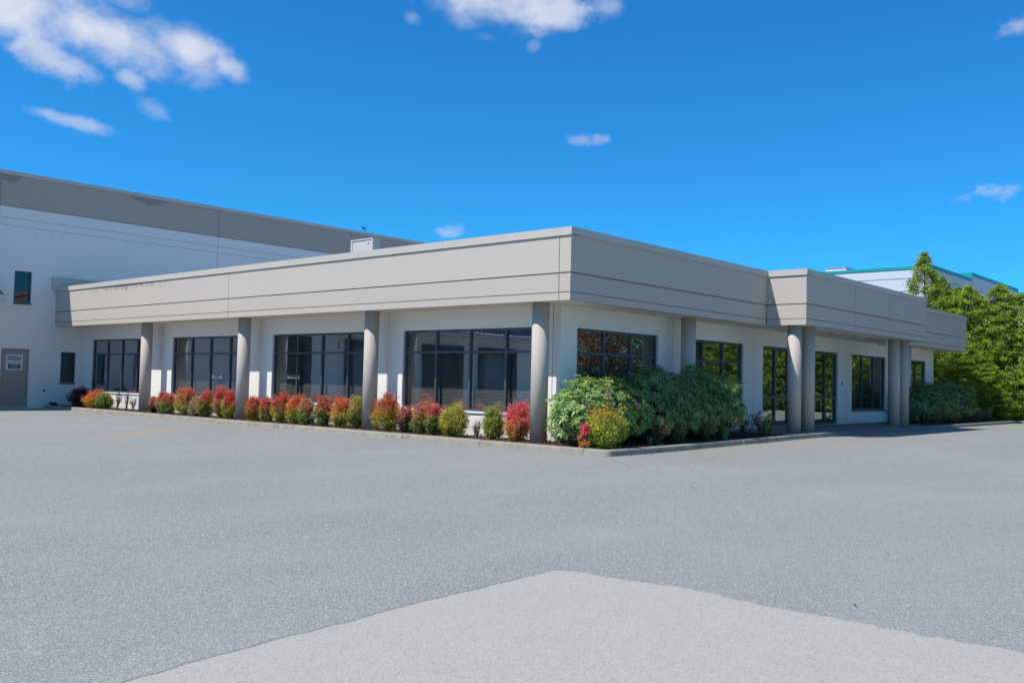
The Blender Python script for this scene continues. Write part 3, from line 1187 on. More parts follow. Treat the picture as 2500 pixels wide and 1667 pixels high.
# personnel door with frame, knob, hinges
m = MB()
a, b_, z0, z1 = door_h
m.box(a, a+.05, .01, .14, z0, z1).box(b_-.05, b_, .01, .14, z0, z1).box(a+.05, b_-.05, .01, .14, z1-.05, z1)
dr = obj('door', MB().box(a+.055, b_-.055, .05, .095, z0+.03, z1-.055).mapped(map_ware), M['door'], ware, bevel=.003)
obj('door_frame', m.mapped(map_ware), M['door'], dr)
obj('threshold', MB().box(a, b_, -.03, .14, .04, .085).mapped(map_ware), M['steel'], dr)
kn = MB()
kn.tube([(a+.13, .05, 1.09), (a+.13, .0, 1.09)], .016, 8).tube([(a+.13, .0, 1.09), (a+.13, -.025, 1.09), (a+.13, -.045, 1.09)], [.02, .034, .022], 10)
obj('door_knob', kn.mapped(map_ware), M['steel'], dr)
for z in (.35, 1.25, 1.95):
    obj('hinge', MB().box(b_-.062, b_-.045, .035, .052, z-.06, z+.06).mapped(map_ware), M['steel'], dr)
make_window(ware, map_ware, *win_hi, [], None, sill='dark', thick=.05, glass='glass_plain')
make_window(ware, map_ware, *win_lo, [], None, sill='dark', thick=.05, glass='glass_plain')
# a pipe stub through the wall
obj('pipe_stub', MB().tube([(-.3, .05, .69), (-.3, -.05, .685), (-.3, -.09, .67)], .032, 10).mapped(map_ware), M['rubber'], ware)
obj('pipe_flange', MB().box(-.37, -.30, -.012, .0, .66, .73).mapped(map_ware), M['white_metal'], ware)
# roof-edge box where the office parapet meets the wall
m = MB().box(-.18, 12.0, -.16, .0, 4.53, 4.99)
m.box(-.19, 12.0, -.175, .0, 4.84, 4.845).box(-.19, 12.0, -.175, 0, 4.992, 5.01)
obj('parapet_flashing', m.mapped(map_ware), M['coping'], ware)
# loading docks further along (seen in the window reflections)
for k, (p, q) in enumerate(docks):
    m = MB()
    n = 7
    for j in range(n):
        z = .09+j*(3.12/n)
        m.box(p+.05, q-.05, .32, .36, z, z+3.12/n-.02)
    dd = obj('dock_door', m.mapped(map_ware), M['dock_door'] if k % 2 else M['dock_dark'], ware)
    m = MB()
    m.box(p-.0, p+.35, -.22, .0, .45, 3.35).box(q-.35, q, -.22, .0, .45, 3.35).box(p+.35, q-.35, -.22, .0, 3.0, 3.35)
    obj('dock_seal', m.mapped(map_ware), M['dock_dark'], dd)
mb = MB()
# canopy with a ribbed metal roof along the docks
n = 150
yy0, yy1 = -28.5, -2.3
cm_ = MB()
for i in range(n+1):
    t = yy0+(yy1-yy0)*i/n
    h = .03 if i % 2 else 0
    cm_.v.append((t, -1.42, 4.02+h))
    cm_.v.append((t, -.002, 4.75+h))
for i in range(n):
    a = i*2
    cm_.f.append((a, a+2, a+3, a+1))
can = obj('dock_canopy', cm_.mapped(map_ware), paint('canopy_sheet', (.17, .19, .21), .1, .6), ware)
obj('canopy_edge', MB().box(yy0, yy1, -1.40, -1.34, 3.80, 3.99).mapped(map_ware), M['beige_metal'], can)
obj('canopy_soffit', MB().box(yy0, yy1, -1.33, -.01, 3.84, 3.87).mapped(map_ware), M['white_metal'], can)


def text_mesh(body, size, mat, name, parent, origin, right, upv, align='CENTER', bold=.0, depth=.002):
    cu = bpy.data.curves.new(name, 'FONT')
    cu.body = body
    cu.size = size
    cu.align_x = align
    cu.align_y = 'CENTER'
    cu.offset = bold
    cu.extrude = depth
    cu.materials.append(mat)
    tmp = bpy.data.objects.new(name, cu)
    me = bpy.data.meshes.new_from_object(tmp)
    bpy.data.objects.remove(tmp)
    R_ = Vector(right)
    U_ = Vector(upv)
    Z_ = R_.cross(U_)
    me.transform(Matrix(((R_.x, U_.x, Z_.x, origin[0]), (R_.y, U_.y, Z_.y, origin[1]), (R_.z, U_.z, Z_.z, origin[2]), (0, 0, 0, 1))))
    me.materials.clear()
    me.materials.append(mat)
    return link(name, me, parent)


for s_, y in (('3', -11.35), ('2', -16.45), ('1', -21.05)):
    text_mesh(s_, .36, M['ink'], 'dock_number', ware, (XB+.006, y, 3.0), (0, 1, 0), (0, 0, 1), bold=.008)

# the sign on the door
sgn = empty('door_sign', (XB-.04, -1.38, 1.41))
tag(sgn, 'white shipping and receiving sign with black box on the grey door', 'sign')
sx = XB-.046
obj('sign_board', MB().box(sx, sx+.004, -1.685, -1.085, 1.415, 2.005), M['signboard'], sgn)
fr = MB()
for (a, b_, c, d) in ((-1.67, -1.10, 1.982, 1.988), (-1.67, -1.10, 1.432, 1.438), (-1.67, -1.664, 1.438, 1.982), (-1.106, -1.10, 1.438, 1.982)):
    fr.box(sx+.0045, sx+.006, a, b_, c, d)
obj('sign_border', fr, M['ink'], sgn)
tx = sx+.0055
R3, U3 = (0, 1, 0), (0, 0, 1)
text_mesh('SHIPPING &', .098, M['ink'], 'lettering', sgn, (tx, -1.385, 1.905), R3, U3, bold=.0035, depth=.0008)
text_mesh('RECEIVING', .098, M['ink'], 'lettering', sgn, (tx, -1.385, 1.82), R3, U3, bold=.0035, depth=.0008)
text_mesh('HOURS', .040, M['ink'], 'lettering', sgn, (tx, -1.385, 1.758), R3, U3, bold=.001, depth=.0008)
text_mesh('7:00am to 4:00pm', .066, M['ink'], 'lettering', sgn, (tx, -1.385, 1.700), R3, U3, bold=.001, depth=.0008)
obj('black_box', MB().box(tx-.001, tx+.0008, -1.60, -1.165, 1.475, 1.645), M['ink'], sgn)
for k, s_ in enumerate(('ALL VISITORS', 'MUST REPORT TO', 'FRONT OFFICE')):
    text_mesh(s_, .046, M['signboard'], 'lettering', sgn, (tx+.0012, -1.385, 1.610-k*.05), R3, U3, bold=.001, depth=.0006)

# two small notices stuck inside the panes
for k, (x, z, lab) in enumerate(((-15.34, 1.37, 'small pale notice in the second large window from the left'), (-11.16, 1.41, 'small pale notice in the third large window from the left'))):
    e = empty('window_notice', (x, YW+.1, z))
    tag(e, lab, 'notice', 'window notices')
    obj('notice_board', MB().box(x-.30, x+.30, YW+.088, YW+.091, z-.055, z+.055), M['dock_door'], e)
    m = MB().box(x-.25, x+.25, YW+.0865, YW+.0875, z+.008, z+.036)
    m.box(x-.17, x+.17, YW+.0865, YW+.0875, z-.034, z-.008)
    obj('faded_lines', m, M['ink'], e)

# hose on the kerb end by the warehouse wall
m = MB()
pts = [Vector((-24.86+.62*t, -.20+.05*math.sin(t*7), .125+.05+.03*math.sin(t*9+1))) for t in [i/14 for i in range(15)]]
m.tube(pts, .045, 8)
m.tube([p+Vector((.04, .09, -.005)) for p in pts[2:11]], .04, 8)
tag(obj('rubber_hose', m, M['rubber'], smooth=True), 'black rubber hose lying on the kerb by the warehouse wall', 'hose')

# ------------------------------------------------------------------ things on the roofs
cab = empty('roof_cabinet', (-12.95, 5.1, 4.33))
tag(cab, 'beige metal cabinet standing behind the office roof edge', 'cabinet')
obj('body', MB().box(-13.50, -12.40, 5.02, 5.34, 4.33, 6.10), M['beige_metal'], cab)
m = MB().box(-13.53, -12.37, 4.99, 5.37, 6.102, 6.14).box(-13.53, -13.46, 5.0, 5.018, 4.4, 6.1).box(-12.44, -12.37, 5.0, 5.018, 4.4, 6.1)
m.box(-12.398, -12.37, 5.02, 5.10, 4.4, 6.1)
obj('trim', m, paint('pale_beige_trim', (.60, .56, .51), .02, .5, grain=.02), cab)
m = MB().tube([(-12.62, 5.018, 6.0), (-12.62, 5.0, 6.0), (-12.62, 4.985, 6.0)], [.045, .04, .02], 10)
obj('lamp', m, M['white_metal'], cab)
m = MB().tube([(-25.5, 15.4, 8.8), (-25.5, 15.4, 9.22)], .012, 6).tube([(-25.5, 15.25, 9.12), (-25.5, 15.5, 9.12)], .014, 6)
m.box(-25.56, -25.46, 15.22, 15.3, 9.05, 9.19)
tag(obj('roof_antenna', m, M['frame']), 'small antenna mast on the warehouse roof edge', 'antenna')

# ================================================================== TEAL-EDGED BUILDING BEHIND
nb = empty('neighbour_building', (-5.9, 42, 0))
tag(nb, 'pale grey building with teal roof edge behind the cedars', 'building')
f_s = lambda u, d, z: (u, 42+d, z)
f_e = lambda u, d, z: (-5.9-d, u, z)
zz = [0, 5.85, 6.61, 7.36, 8.13, 8.68]
for i in range(len(zz)-1):
    for (a, b_) in ((-40, -23.5), (-23.48, -5.9)):
        obj('wall_panel', MB().box(a, b_, 0, .2, zz[i]+(.02 if i else 0), zz[i+1]-.02).mapped(f_s), M['pale_wall'], nb)
    for (a, b_) in ((42.201, 49.99), (50.01, 61.7)):
        top = zz[i+1] if (i < len(zz)-2 or a < 45) else 9.05
        obj('wall_panel', MB().box(a, b_, 0, .2, zz[i]+(.02 if i else 0), top-.02).mapped(f_e), M['pale_wall'], nb)
obj('wall_backing', MB().box(-40, -5.95, 42.05, 61.6, 0, 8.6), M['far_joint'], nb)
m = MB()
m.box(-40, -5.86, 41.96, 42.3, 8.68, 8.855)
m.box(-6.2, -5.86, 42.3, 50.0, 8.68, 8.855)
obj('roof_edge', m, M['teal'], nb)
m = MB().box(-6.2, -5.858, 50.001, 61.75, 9.04, 9.23).box(-7.2, -5.862, 49.95, 50.0, 8.857, 9.23).box(-6.2, -5.86, 61.75, 61.8, 8.3, 9.23)
obj('roof_edge', m, M['teal'], nb)
ru = empty('roof_vent_box', (-13.4, 46.5, 8.6))
tag(ru, 'flat grey vent box on the teal-edged roof', 'vent box')
obj('body', MB().box(-14.05, -12.62, 46.0, 48.2, 8.6, 9.56), M['white_metal'], ru)
obj('lid', MB().box(-14.1, -12.57, 45.95, 48.25, 9.562, 9.60), M['steel'], ru)
fb = empty('far_building', (-7, 72, 0))
tag(fb, 'further low building with teal roof edge at the right end', 'building')
obj('wall', MB().box(-30, -3.5, 70, 90, 0, 9.35), M['pale_wall'], fb)
obj('roof_edge', MB().box(-30.1, -3.4, 69.9, 90.1, 9.352, 9.62), M['teal'], fb)

# ================================================================== PLANTS
PAL = {   # top, middle, base
    'red': ([.50, .07, .08], [.42, .17, .05], [.15, .17, .04]),
    'crimson': ([.54, .07, .09], [.46, .13, .07], [.11, .15, .04]),
    'orange': ([.56, .13, .075], [.54, .26, .05], [.33, .28, .05]),
    'orangered': ([.50, .09, .07], [.48, .22, .05], [.21, .20, .045]),
    'yellow': ([.42, .24, .06], [.42, .36, .055], [.19, .24, .05]),
    'yellowtop': ([.40, .35, .07], [.31, .33, .06], [.15, .20, .045]),
    'green': ([.28, .28, .07], [.17, .25, .055], [.10, .16, .04]),
    'redgreen': ([.54, .10, .09], [.24, .24, .06], [.10, .15, .045]),
    'pink': ([.50, .17, .15], [.40, .24, .12], [.17, .19, .06]),
    'pale': ([.40, .26, .19], [.36, .28, .18], [.20, .18, .10]),
    'dark': ([.18, .035, .05], [.08, .06, .04], [.05, .07, .035]),
    'olive': ([.36, .30, .09], [.27, .27, .07], [.14, .17, .045]),
    'brightred': ([.56, .10, .13], [.53, .17, .09], [.42, .27, .05]),
    'gold': ([.40, .27, .05], [.38, .41, .06], [.31, .40, .07]),
}


def grad(pal, t):
    a, b_, c = [np.array(v) for v in PAL[pal]]
    t = np.clip(t, 0, 1)[:, None]
    lo = c+(b_-c)*np.clip(t/.5, 0, 1)
    return np.where(t < .5, lo, b_+(a-b_)*np.clip((t-.5)/.32, 0, 1))


def nandina(x, y, w, h, pal, label, seed, pal2=None, n_sprays=70, per=26, leaf=(.035, .062), base_z=None, category='shrub', name='nandina_shrub', group='heavenly bamboo shrubs along the facade', lean=0, spiky=1.0):
    rg = np.random.default_rng(seed)
    z0 = gz(y)+.095 if base_z is None else base_z
    root = empty(name, (x, y, z0))
    tag(root, label, category, group)
    # spray centres
    n = n_sprays
    t = rg.beta(1.15, 1.15, n)*.92+.06
    prof = np.interp(t, [0, .08, .2, .4, .6, .78, .9, 1.0], [.30, .46, .74, .96, 1.0, .90, .68, .38])
    # lumpy outline
    an = rg.uniform(0, 2*np.pi, n)
    lump = 1+.16*np.sin(an*3+rg.uniform(0, 6))+.10*np.sin(an*5+rg.uniform(0, 6)+t*5)
    rr = np.sqrt(rg.uniform(.18, 1, n))*prof*lump*w*.5*.86
    cx, cy, cz = rr*np.cos(an)+lean*t, rr*np.sin(an), t*h*.93
    # tip sprays that break the outline
    k = 18
    tt = rg.uniform(.84, 1.13, k)*spiky
    ta = rg.uniform(0, 2*np.pi, k)
    tr = rg.uniform(0, .36, k)*w
    cx = np.r_[cx, tr*np.cos(ta)+lean]
    cy = np.r_[cy, tr*np.sin(ta)]
    cz = np.r_[cz, tt*h*(1-.5*(tr/w)**2)]
    n += k
    tall = cz/h
    side = np.sin(an.mean()+np.r_[an, ta])*.5+.5
    tn = tall+rg.normal(0, .13, n)
    colr = grad(pal, tn)
    if pal2:
        body = grad(pal2, np.clip(tn*.95, 0, .8))
        f = np.clip((tn-.50)/.16, 0, 1)[:, None]
        colr = body*(1-f)+colr*f
    colr = colr*rg.uniform(.75, 1.25, (n, 1))*1.3
    # leaves
    idx = np.repeat(np.arange(n), per)
    N = len(idx)
    off = rg.normal(size=(N, 3))*np.array([.036, .036, .032])*(w/.5)**.5
    C = np.c_[cx, cy, cz][idx]+off
    axis = np.c_[cx, cy, cz*0+.12*h][idx]+rg.normal(size=(N, 3))*.16
    axis[:, 2] += .05
    D = axis/np.linalg.norm(axis, axis=1, keepdims=True)+rg.normal(size=(N, 3))*.55
    Nn = np.tile([0, 0, 1.], (N, 1))+rg.normal(size=(N, 3))*.55+np.c_[cx, cy, cz*0][idx]*1.2
    col = colr[idx]*rg.uniform(.7, 1.35, (N, 1))
    alt = grad(pal2 or pal, rg.uniform(0, 1, N))*1.3
    col = np.where((rg.random(N) < .16)[:, None], alt, col)
    C[:, 2] = np.maximum(C[:, 2], .02)
    L_ = rg.uniform(leaf[0], leaf[1], N)*1.15
    me = leaf_mesh('foliage', C, D, Nn, L_, L_*rg.uniform(.36, .5, N), col, M['leaf'])
    o = link('foliage', me)
    o.parent = root
    # canes
    m = MB()
    for i in range(9):
        a = rg.uniform(0, 2*np.pi)
        r = rg.uniform(.15, .42)*w
        p0 = Vector((.03*math.cos(a), .03*math.sin(a), -.03))
        p2 = Vector((r*math.cos(a)*.75, r*math.sin(a)*.75, h*rg.uniform(.6, .95)))
        p1 = p0.lerp(p2, .5)+Vector((0, 0, h*.08))
        m.tube([p0, p1, p2], [.010, .007, .003], 5, False)
    o2 = obj('stems', m, M['cane'])
    o2.parent = root
    return root


LB = .45
shrubs = [
    # x, w, h, palette, palette2, label
    (-23.55, .80, .78, 'dark', None, 'dark red shaded shrub beside the warehouse wall, leftmost in the bed'),
    (-22.35, .74, .64, 'orange', None, 'bright orange shrub between the dark red shrub and a green one'),
    (-21.60, .62, .56, 'green', None, 'round green and gold shrub left of the bare twiggy bushes'),
    (-18.02, .36, .54, 'pink', 'dark', 'thin reddish shrub just right of the leftmost column'),
    (-17.49, .40, .73, 'orangered', 'pale', 'narrow rust red shrub, second to the right of the leftmost column'),
    (-16.94, .50, .68, 'redgreen', 'green', 'green shrub with red tips below the second large window, left edge'),
    (-16.05, .72, .92, 'redgreen', 'yellow', 'tallest leafy shrub below the second large window, green with red tips'),
    (-15.31, .36, .58, 'pale', None, 'pale pinkish brown shrub below the second large window'),
    (-14.69, .54, .84, 'redgreen', 'olive', 'green shrub with a red crown, third from the second column leftwards'),
    (-13.93, .52, .95, 'crimson', 'pink', 'shrub with scarlet top and pale middle, two left of the second column'),
    (-13.30, .46, .84, 'crimson', 'yellow', 'shrub touching the left side of the second column, crimson over gold'),
    (-12.11, .45, .68, 'redgreen', 'orangered', 'dark green shrub with red shoulder just right of the second column'),
    (-11.47, .42, .70, 'crimson', 'olive', 'small crimson topped shrub, second to the right of the second column'),
    (-10.80, .64, .86, 'crimson', 'yellow', 'large shrub with crimson top and lime front below the third large window'),
    (-9.95, .58, .80, 'orange', 'yellow', 'orange yellow shrub in the middle below the third large window'),
    (-9.42, .46, .72, 'pink', 'green', 'pink topped shrub with green base beside the orange yellow one'),
    (-8.62, .46, .78, 'redgreen', 'green', 'dark green shrub with red sprays, third from the third column leftwards'),
    (-8.03, .57, .76, 'orange', 'yellow', 'golden shrub with orange crown, two left of the third column'),
    (-7.38, .50, .82, 'olive', 'redgreen', 'olive shrub touching the left side of the third column'),
    (-6.16, .72, .92, 'orangered', 'yellow', 'big orange red shrub just right of the third column'),
    (-5.42, .46, .64, 'pink', 'dark', 'small mauve and green shrub beside the big orange red one'),
    (-4.89, .58, .76, 'pink', 'olive', 'pinkish shrub with yellow top below the left half of the nearest large window'),
    (-4.35, .50, .70, 'brightred', 'green', 'shrub with coral top and green skirt below the nearest large window'),
    (-3.65, .65, .76, 'yellowtop', 'yellow', 'wide yellow green shrub left of the single dry twig bush'),
    (-2.50, .52, .68, 'green', 'yellowtop', 'yellow green shrub right of the single dry twig bush'),
    (-1.76, .64, .88, 'brightred', None, 'vivid red pink shrub touching the left side of the corner column'),
]
for i, (x, w, h, p1, p2, lab) in enumerate(shrubs):
    nandina(x, LB+rnd.uniform(-.08, .08), w*1.05, h*rnd.uniform(.84, .93), p1, lab, 100+i, p2, n_sprays=120+int(w*110), per=42, leaf=(.028, .05))

# by the corner
nandina(.66, .36, 1.02, .82, 'gold', 'rounded yellow green shrub at the kerb corner', 300, 'gold', n_sprays=230, per=34, leaf=(.03, .05), group='corner shrubs', spiky=.97)
nandina(.56, -.14, .24, .42, 'brightred', 'little red shrub tucked left of the yellow corner shrub', 301, None, n_sprays=26, group='corner shrubs')


def twig_bush(x, y, h, w, label, seed, n=9, mat='bark', group='bare twig bushes', dry=60):
    rg = random.Random(seed)
    root = empty('bare_bush', (x, y, gz(y)+.09))
    tag(root, label, 'bush', group)
    m = MB()
    tips = []
    for i in range(n):
        a = rg.uniform(0, 6.28)
        r = rg.uniform(.12, .5)*w
        hh = h*rg.uniform(.6, 1.0)
        p0 = Vector((rg.uniform(-.03, .03), rg.uniform(-.03, .03), -.02))
        p3 = Vector((r*math.cos(a), r*math.sin(a), hh))
        p1 = p0.lerp(p3, .35)+Vector((rg.uniform(-.02, .02), rg.uniform(-.02, .02), .02))
        p2 = p0.lerp(p3, .7)+Vector((rg.uniform(-.03, .03), rg.uniform(-.03, .03), .02))
        m.tube([p0, p1, p2, p3], [.013, .011, .009, .006], 5, False)
        for k in range(4):
            s = p1.lerp(p3, rg.uniform(0, .95))
            e = s+Vector((rg.uniform(-.08, .08), rg.uniform(-.08, .08), rg.uniform(.04, .12)))
            m.tube([s, e], [.007, .004], 4, False)
            tips.append(e)
    o = obj('twigs', m, M[mat])
    o.parent = root
    if dry:
        g_ = np.random.default_rng(seed)
        T = np.array([tuple(t) for t in tips])[g_.integers(0, len(tips), dry)]
        N = dry
        me = leaf_mesh('dry_leaves', T+g_.normal(size=(N, 3))*.025, g_.normal(size=(N, 3)), g_.normal(size=(N, 3)), g_.uniform(.03, .05, N), g_.uniform(.012, .02, N),
                       np.tile([.24, .15, .12], (N, 1))*g_.uniform(.6, 1.4, (N, 1)), M['leaf'])
        o = link('dry_leaves', me)
        o.parent = root
    return root


twig_bush(-20.71, LB, .66, .40, 'bare twiggy bush nearest the green shrub, left of the leftmost column', 41)
twig_bush(-20.02, LB, .67, .34, 'middle one of three bare twiggy bushes left of the leftmost column', 42)
twig_bush(-19.54, LB, .50, .40, 'shortest bare twiggy bush beside the leftmost column', 43)
twig_bush(-2.98, LB, .36, .26, 'small dry twig bush standing alone below the nearest large window', 44, dry=110)
twig_bush(-.86, .82, .60, .16, 'thin bare stems at the white building corner', 45, n=6, dry=30)


# rhododendrons: rosettes of long leaves on a rounded, lumpy body
def rhodo(x, y, rx, ry, h, label, seed, n_ros=420, tone=1.0, flowers=0, leafl=(.075, .115), group='rhododendron bushes', fresh=.3):
    rg = np.random.default_rng(seed)
    z0 = gz(y)+.09
    root = empty('rhododendron', (x, y, z0))
    tag(root, label, 'bush', group)
    ph = rg.uniform(0, 2*np.pi, n_ros)
    ct = rg.uniform(-.55, 1.0, n_ros)
    st = np.sqrt(1-ct**2)
    d = np.c_[st*np.cos(ph), st*np.sin(ph), ct]
    lump = 1+.10*np.sin(d[:, 0]*6+rg.uniform(0, 6))*np.cos(d[:, 1]*5)+.08*np.sin(d[:, 2]*9+d[:, 0]*4)+rg.normal(0, .022, n_ros)
    depth = 1-rg.beta(1.1, 4, n_ros)*.45
    ctr = d*np.array([rx, ry, h*.56])*(lump*depth)[:, None]+np.array([0, 0, h*.46])
    ctr[:, 2] = np.maximum(ctr[:, 2], .10)
    nrm = d/np.array([rx, ry, h*.5])
    nrm /= np.linalg.norm(nrm, axis=1, keepdims=True)
    ax = nrm+np.array([0, 0, .55])+rg.normal(size=(n_ros, 3))*.22
    ax /= np.linalg.norm(ax, axis=1, keepdims=True)
    per = 9
    idx = np.repeat(np.arange(n_ros), per)
    N = len(idx)
    A = ax[idx]
    ref = rand_dirs(rg, n_ros)
    s1 = np.cross(ax, ref)
    s1 /= np.linalg.norm(s1, axis=1, keepdims=True)
    s2 = np.cross(ax, s1)
    th = np.tile(np.arange(per)*2*np.pi/per, n_ros)+np.repeat(rg.uniform(0, 6, n_ros), per)+rg.normal(0, .2, N)
    out = s1[idx]*np.cos(th)[:, None]+s2[idx]*np.sin(th)[:, None]
    tilt = rg.uniform(-.15, .75, N)[:, None]
    D = out+A*tilt
    C = ctr[idx]+out*.012
    Nn = A-out*tilt*.6
    L_ = rg.uniform(leafl[0], leafl[1], N)
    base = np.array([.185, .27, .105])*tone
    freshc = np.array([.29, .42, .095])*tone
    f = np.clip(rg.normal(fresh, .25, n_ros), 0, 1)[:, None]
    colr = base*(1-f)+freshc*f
    col = colr[idx]*rg.uniform(.75, 1.3, (N, 1))
    me = leaf_mesh('foliage', C, D, Nn, L_, L_*rg.uniform(.27, .36, N), col, M['glossleaf'])
    o = link('foliage', me)
    o.parent = root
    # inner leaves so that the body is not hollow
    n2 = n_ros*3
    d2 = rand_dirs(rg, n2)*rg.uniform(.3, .82, (n2, 1))
    C2 = d2*np.array([rx, ry, h*.55])+np.array([0, 0, h*.46])
    C2[:, 2] = np.maximum(C2[:, 2], .06)
    L2 = rg.uniform(.10, .15, n2)
    me = leaf_mesh('inner_foliage', C2, rand_dirs(rg, n2)+d2, rand_dirs(rg, n2), L2, L2*.42, np.tile(base*.9, (n2, 1))*rg.uniform(.7, 1.1, (n2, 1)), M['glossleaf'])
    o = link('inner_foliage', me)
    o.parent = root
    # buds at a third of the shoot tips
    pick = np.where((rg.random(n_ros) < .22) & (ct > .0) & (depth > .9))[0]
    m = MB()
    for i in pick:
        p = Vector(ctr[i])
        a = Vector(ax[i])
        m.tube([p, p+a*.022, p+a*.05], [.006, .014, .003], 6)
    if m.v:
        o = obj('buds', m, paint('bud_green_%d' % seed, (.34, .36, .16), .1, .6))
        o.parent = root
        o['kind'] = 'stuff'
    if flowers:
        # on the side towards the parking lot
        cand = np.where((d[:, 0] > .2) & (d[:, 1] < .35) & (ct > -.1) & (depth > .93))[0]
        for i in rg.permutation(cand)[:flowers]:
            k = 26
            g_ = rand_dirs(rg, k)
            me = leaf_mesh('flower', np.tile(ctr[i]+ax[i]*.05, (k, 1))+g_*.012, g_+ax[i]*.6, g_[:, [1, 2, 0]], np.full(k, .034), np.full(k, .028),
                           np.tile([.46, .05, .36], (k, 1))*rg.uniform(.6, 1.4, (k, 1)), M['leaf'])
            o = link('flower', me)
            o.parent = root
    # stems
    m = MB()
    for i in range(7):
        a = rg.uniform(0, 6.28)
        p1 = Vector((math.cos(a)*rx*.6, math.sin(a)*ry*.6, h*.6))
        m.tube([Vector((0, 0, -.05)), p1*.5+Vector((0, 0, .05)), p1], [.035, .025, .012], 6, False)
    o = obj('stems', m, M['cane'])
    o.parent = root
    return root


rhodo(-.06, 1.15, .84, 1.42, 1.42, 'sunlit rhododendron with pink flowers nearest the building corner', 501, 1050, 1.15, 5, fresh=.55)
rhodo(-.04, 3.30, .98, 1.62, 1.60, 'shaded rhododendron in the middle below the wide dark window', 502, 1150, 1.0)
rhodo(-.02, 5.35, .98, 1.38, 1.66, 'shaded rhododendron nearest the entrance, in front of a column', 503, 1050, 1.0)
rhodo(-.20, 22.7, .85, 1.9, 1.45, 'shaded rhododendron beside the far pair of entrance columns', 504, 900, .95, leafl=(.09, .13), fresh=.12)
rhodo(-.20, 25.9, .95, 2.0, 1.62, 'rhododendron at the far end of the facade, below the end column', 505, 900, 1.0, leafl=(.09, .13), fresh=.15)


# rose bushes: thin canes, dark red leaves, a few flowers
def rose(x, y, w, h, label, seed, tone, flowers=0, n=520, group='rose bushes in the shaded bed'):
    rg = np.random.default_rng(seed)
    z0 = gz(y)+.09
    root = empty('rose_bush', (x, y, z0))
    tag(root, label, 'bush', group)
    m = MB()
    canes = []
    for i in range(12):
        a = rg.uniform(0, 2*np.pi)
        r = rg.uniform(.2, .5)*w
        p0 = Vector((rg.uniform(-.05, .05), rg.uniform(-.05, .05), -.02))
        p2 = Vector((r*math.cos(a), r*math.sin(a), h*rg.uniform(.55, 1.0)))
        p1 = p0.lerp(p2, .55)+Vector((0, 0, .06*h))
        m.tube([p0, p1, p2], [.008, .006, .003], 5, False)
        canes.append((p0, p1, p2))
    o = obj('canes', m, M['cane'])
    o.parent = root
    T = []
    for k in range(n):
        p0, p1, p2 = canes[rg.integers(0, len(canes))]
        t = rg.beta(2.4, 1.0)
        p = p0.lerp(p1, t*2) if t < .5 else p1.lerp(p2, t*2-1)
        T.append(tuple(p+Vector(rg.normal(size=3)*.05)))
    T = np.array(T)
    T[:, 2] = np.maximum(T[:, 2], .02)
    L_ = rg.uniform(.04, .07, n)
    tt = (T[:, 2]/h)[:, None]
    col = np.array(tone[1])*(1-tt)+np.array(tone[0])*tt
    me = leaf_mesh('foliage', T, rg.normal(size=(n, 3))+[0, 0, .2], np.tile([0, 0, 1.], (n, 1))+rg.normal(size=(n, 3))*.6, L_, L_*.62, col*2.1*rg.uniform(.6, 1.4, (n, 1)), M['leaf'])
    o = link('foliage', me)
    o.parent = root
    for k in range(flowers):
        p = Vector(canes[k][2])+Vector((.02, -.02, .01))
        kk = 22
        g_ = rand_dirs(rg, kk)
        me = leaf_mesh('flower', np.tile(tuple(p), (kk, 1)), g_+[0, 0, .5], g_[:, [1, 2, 0]], np.full(kk, .045), np.full(kk, .045), np.tile([.75, .42, .22], (kk, 1))*rg.uniform(.8, 1.2, (kk, 1)), M['leaf'])
        o = link('flower', me)
        o.parent = root
    return root


DK = ([.13, .06, .05], [.06, .075, .035])
rose(.72, 2.30, .62, .56, 'brown leaved low bush right of the yellow corner shrub', 601, ([.16, .08, .045], [.09, .10, .04]), 1, 700)
rose(.78, 3.15, .45, .40, 'sparse low bush with pale stems below the middle rhododendron', 602, ([.10, .11, .05], [.08, .10, .04]), 0, 300)
rose(.72, 4.35, .58, .54, 'low bush with reddish brown top left of the first grass clump', 603, ([.19, .075, .06], [.10, .14, .04]), 0, 560)
rose(.62, 5.45, .72, .62, 'dark leaved bush between the two grass clumps', 604, DK, 0, 760)
rose(.60, 6.55, .80, .70, 'dark red leaved rose bush left of the entrance columns', 605, ([.14, .05, .055], [.07, .09, .04]), 1, 760)
rose(.66, 7.35, .62, .58, 'rose bush with peach flowers nearest the entrance walkway', 606, ([.13, .075, .05], [.08, .10, .04]), 4, 560)
rose(.55, 21.9, 1.1, .62, 'brown bush in front of the first far rhododendron', 607, ([.17, .11, .06], [.10, .10, .05]), 0, 800)
rose(.62, 23.6, .8, .42, 'small green bush between two brown ones in the far bed', 608, ([.08, .14, .05], [.06, .10, .04]), 0, 420)
rose(.60, 26.3, .9, .48, 'brown bush in front of the last far rhododendron', 609, ([.15, .10, .075], [.10, .08, .06]), 0, 560)
rose(.55, 28.3, .9, .62, 'last brown bush at the end of the far bed', 610, ([.16, .11, .06], [.11, .09, .05]), 0, 620)
twig_bush(.05, 18.75, .36, .5, 'dry stems behind the far pair of entrance columns', 46, n=8, dry=40, mat='cane')


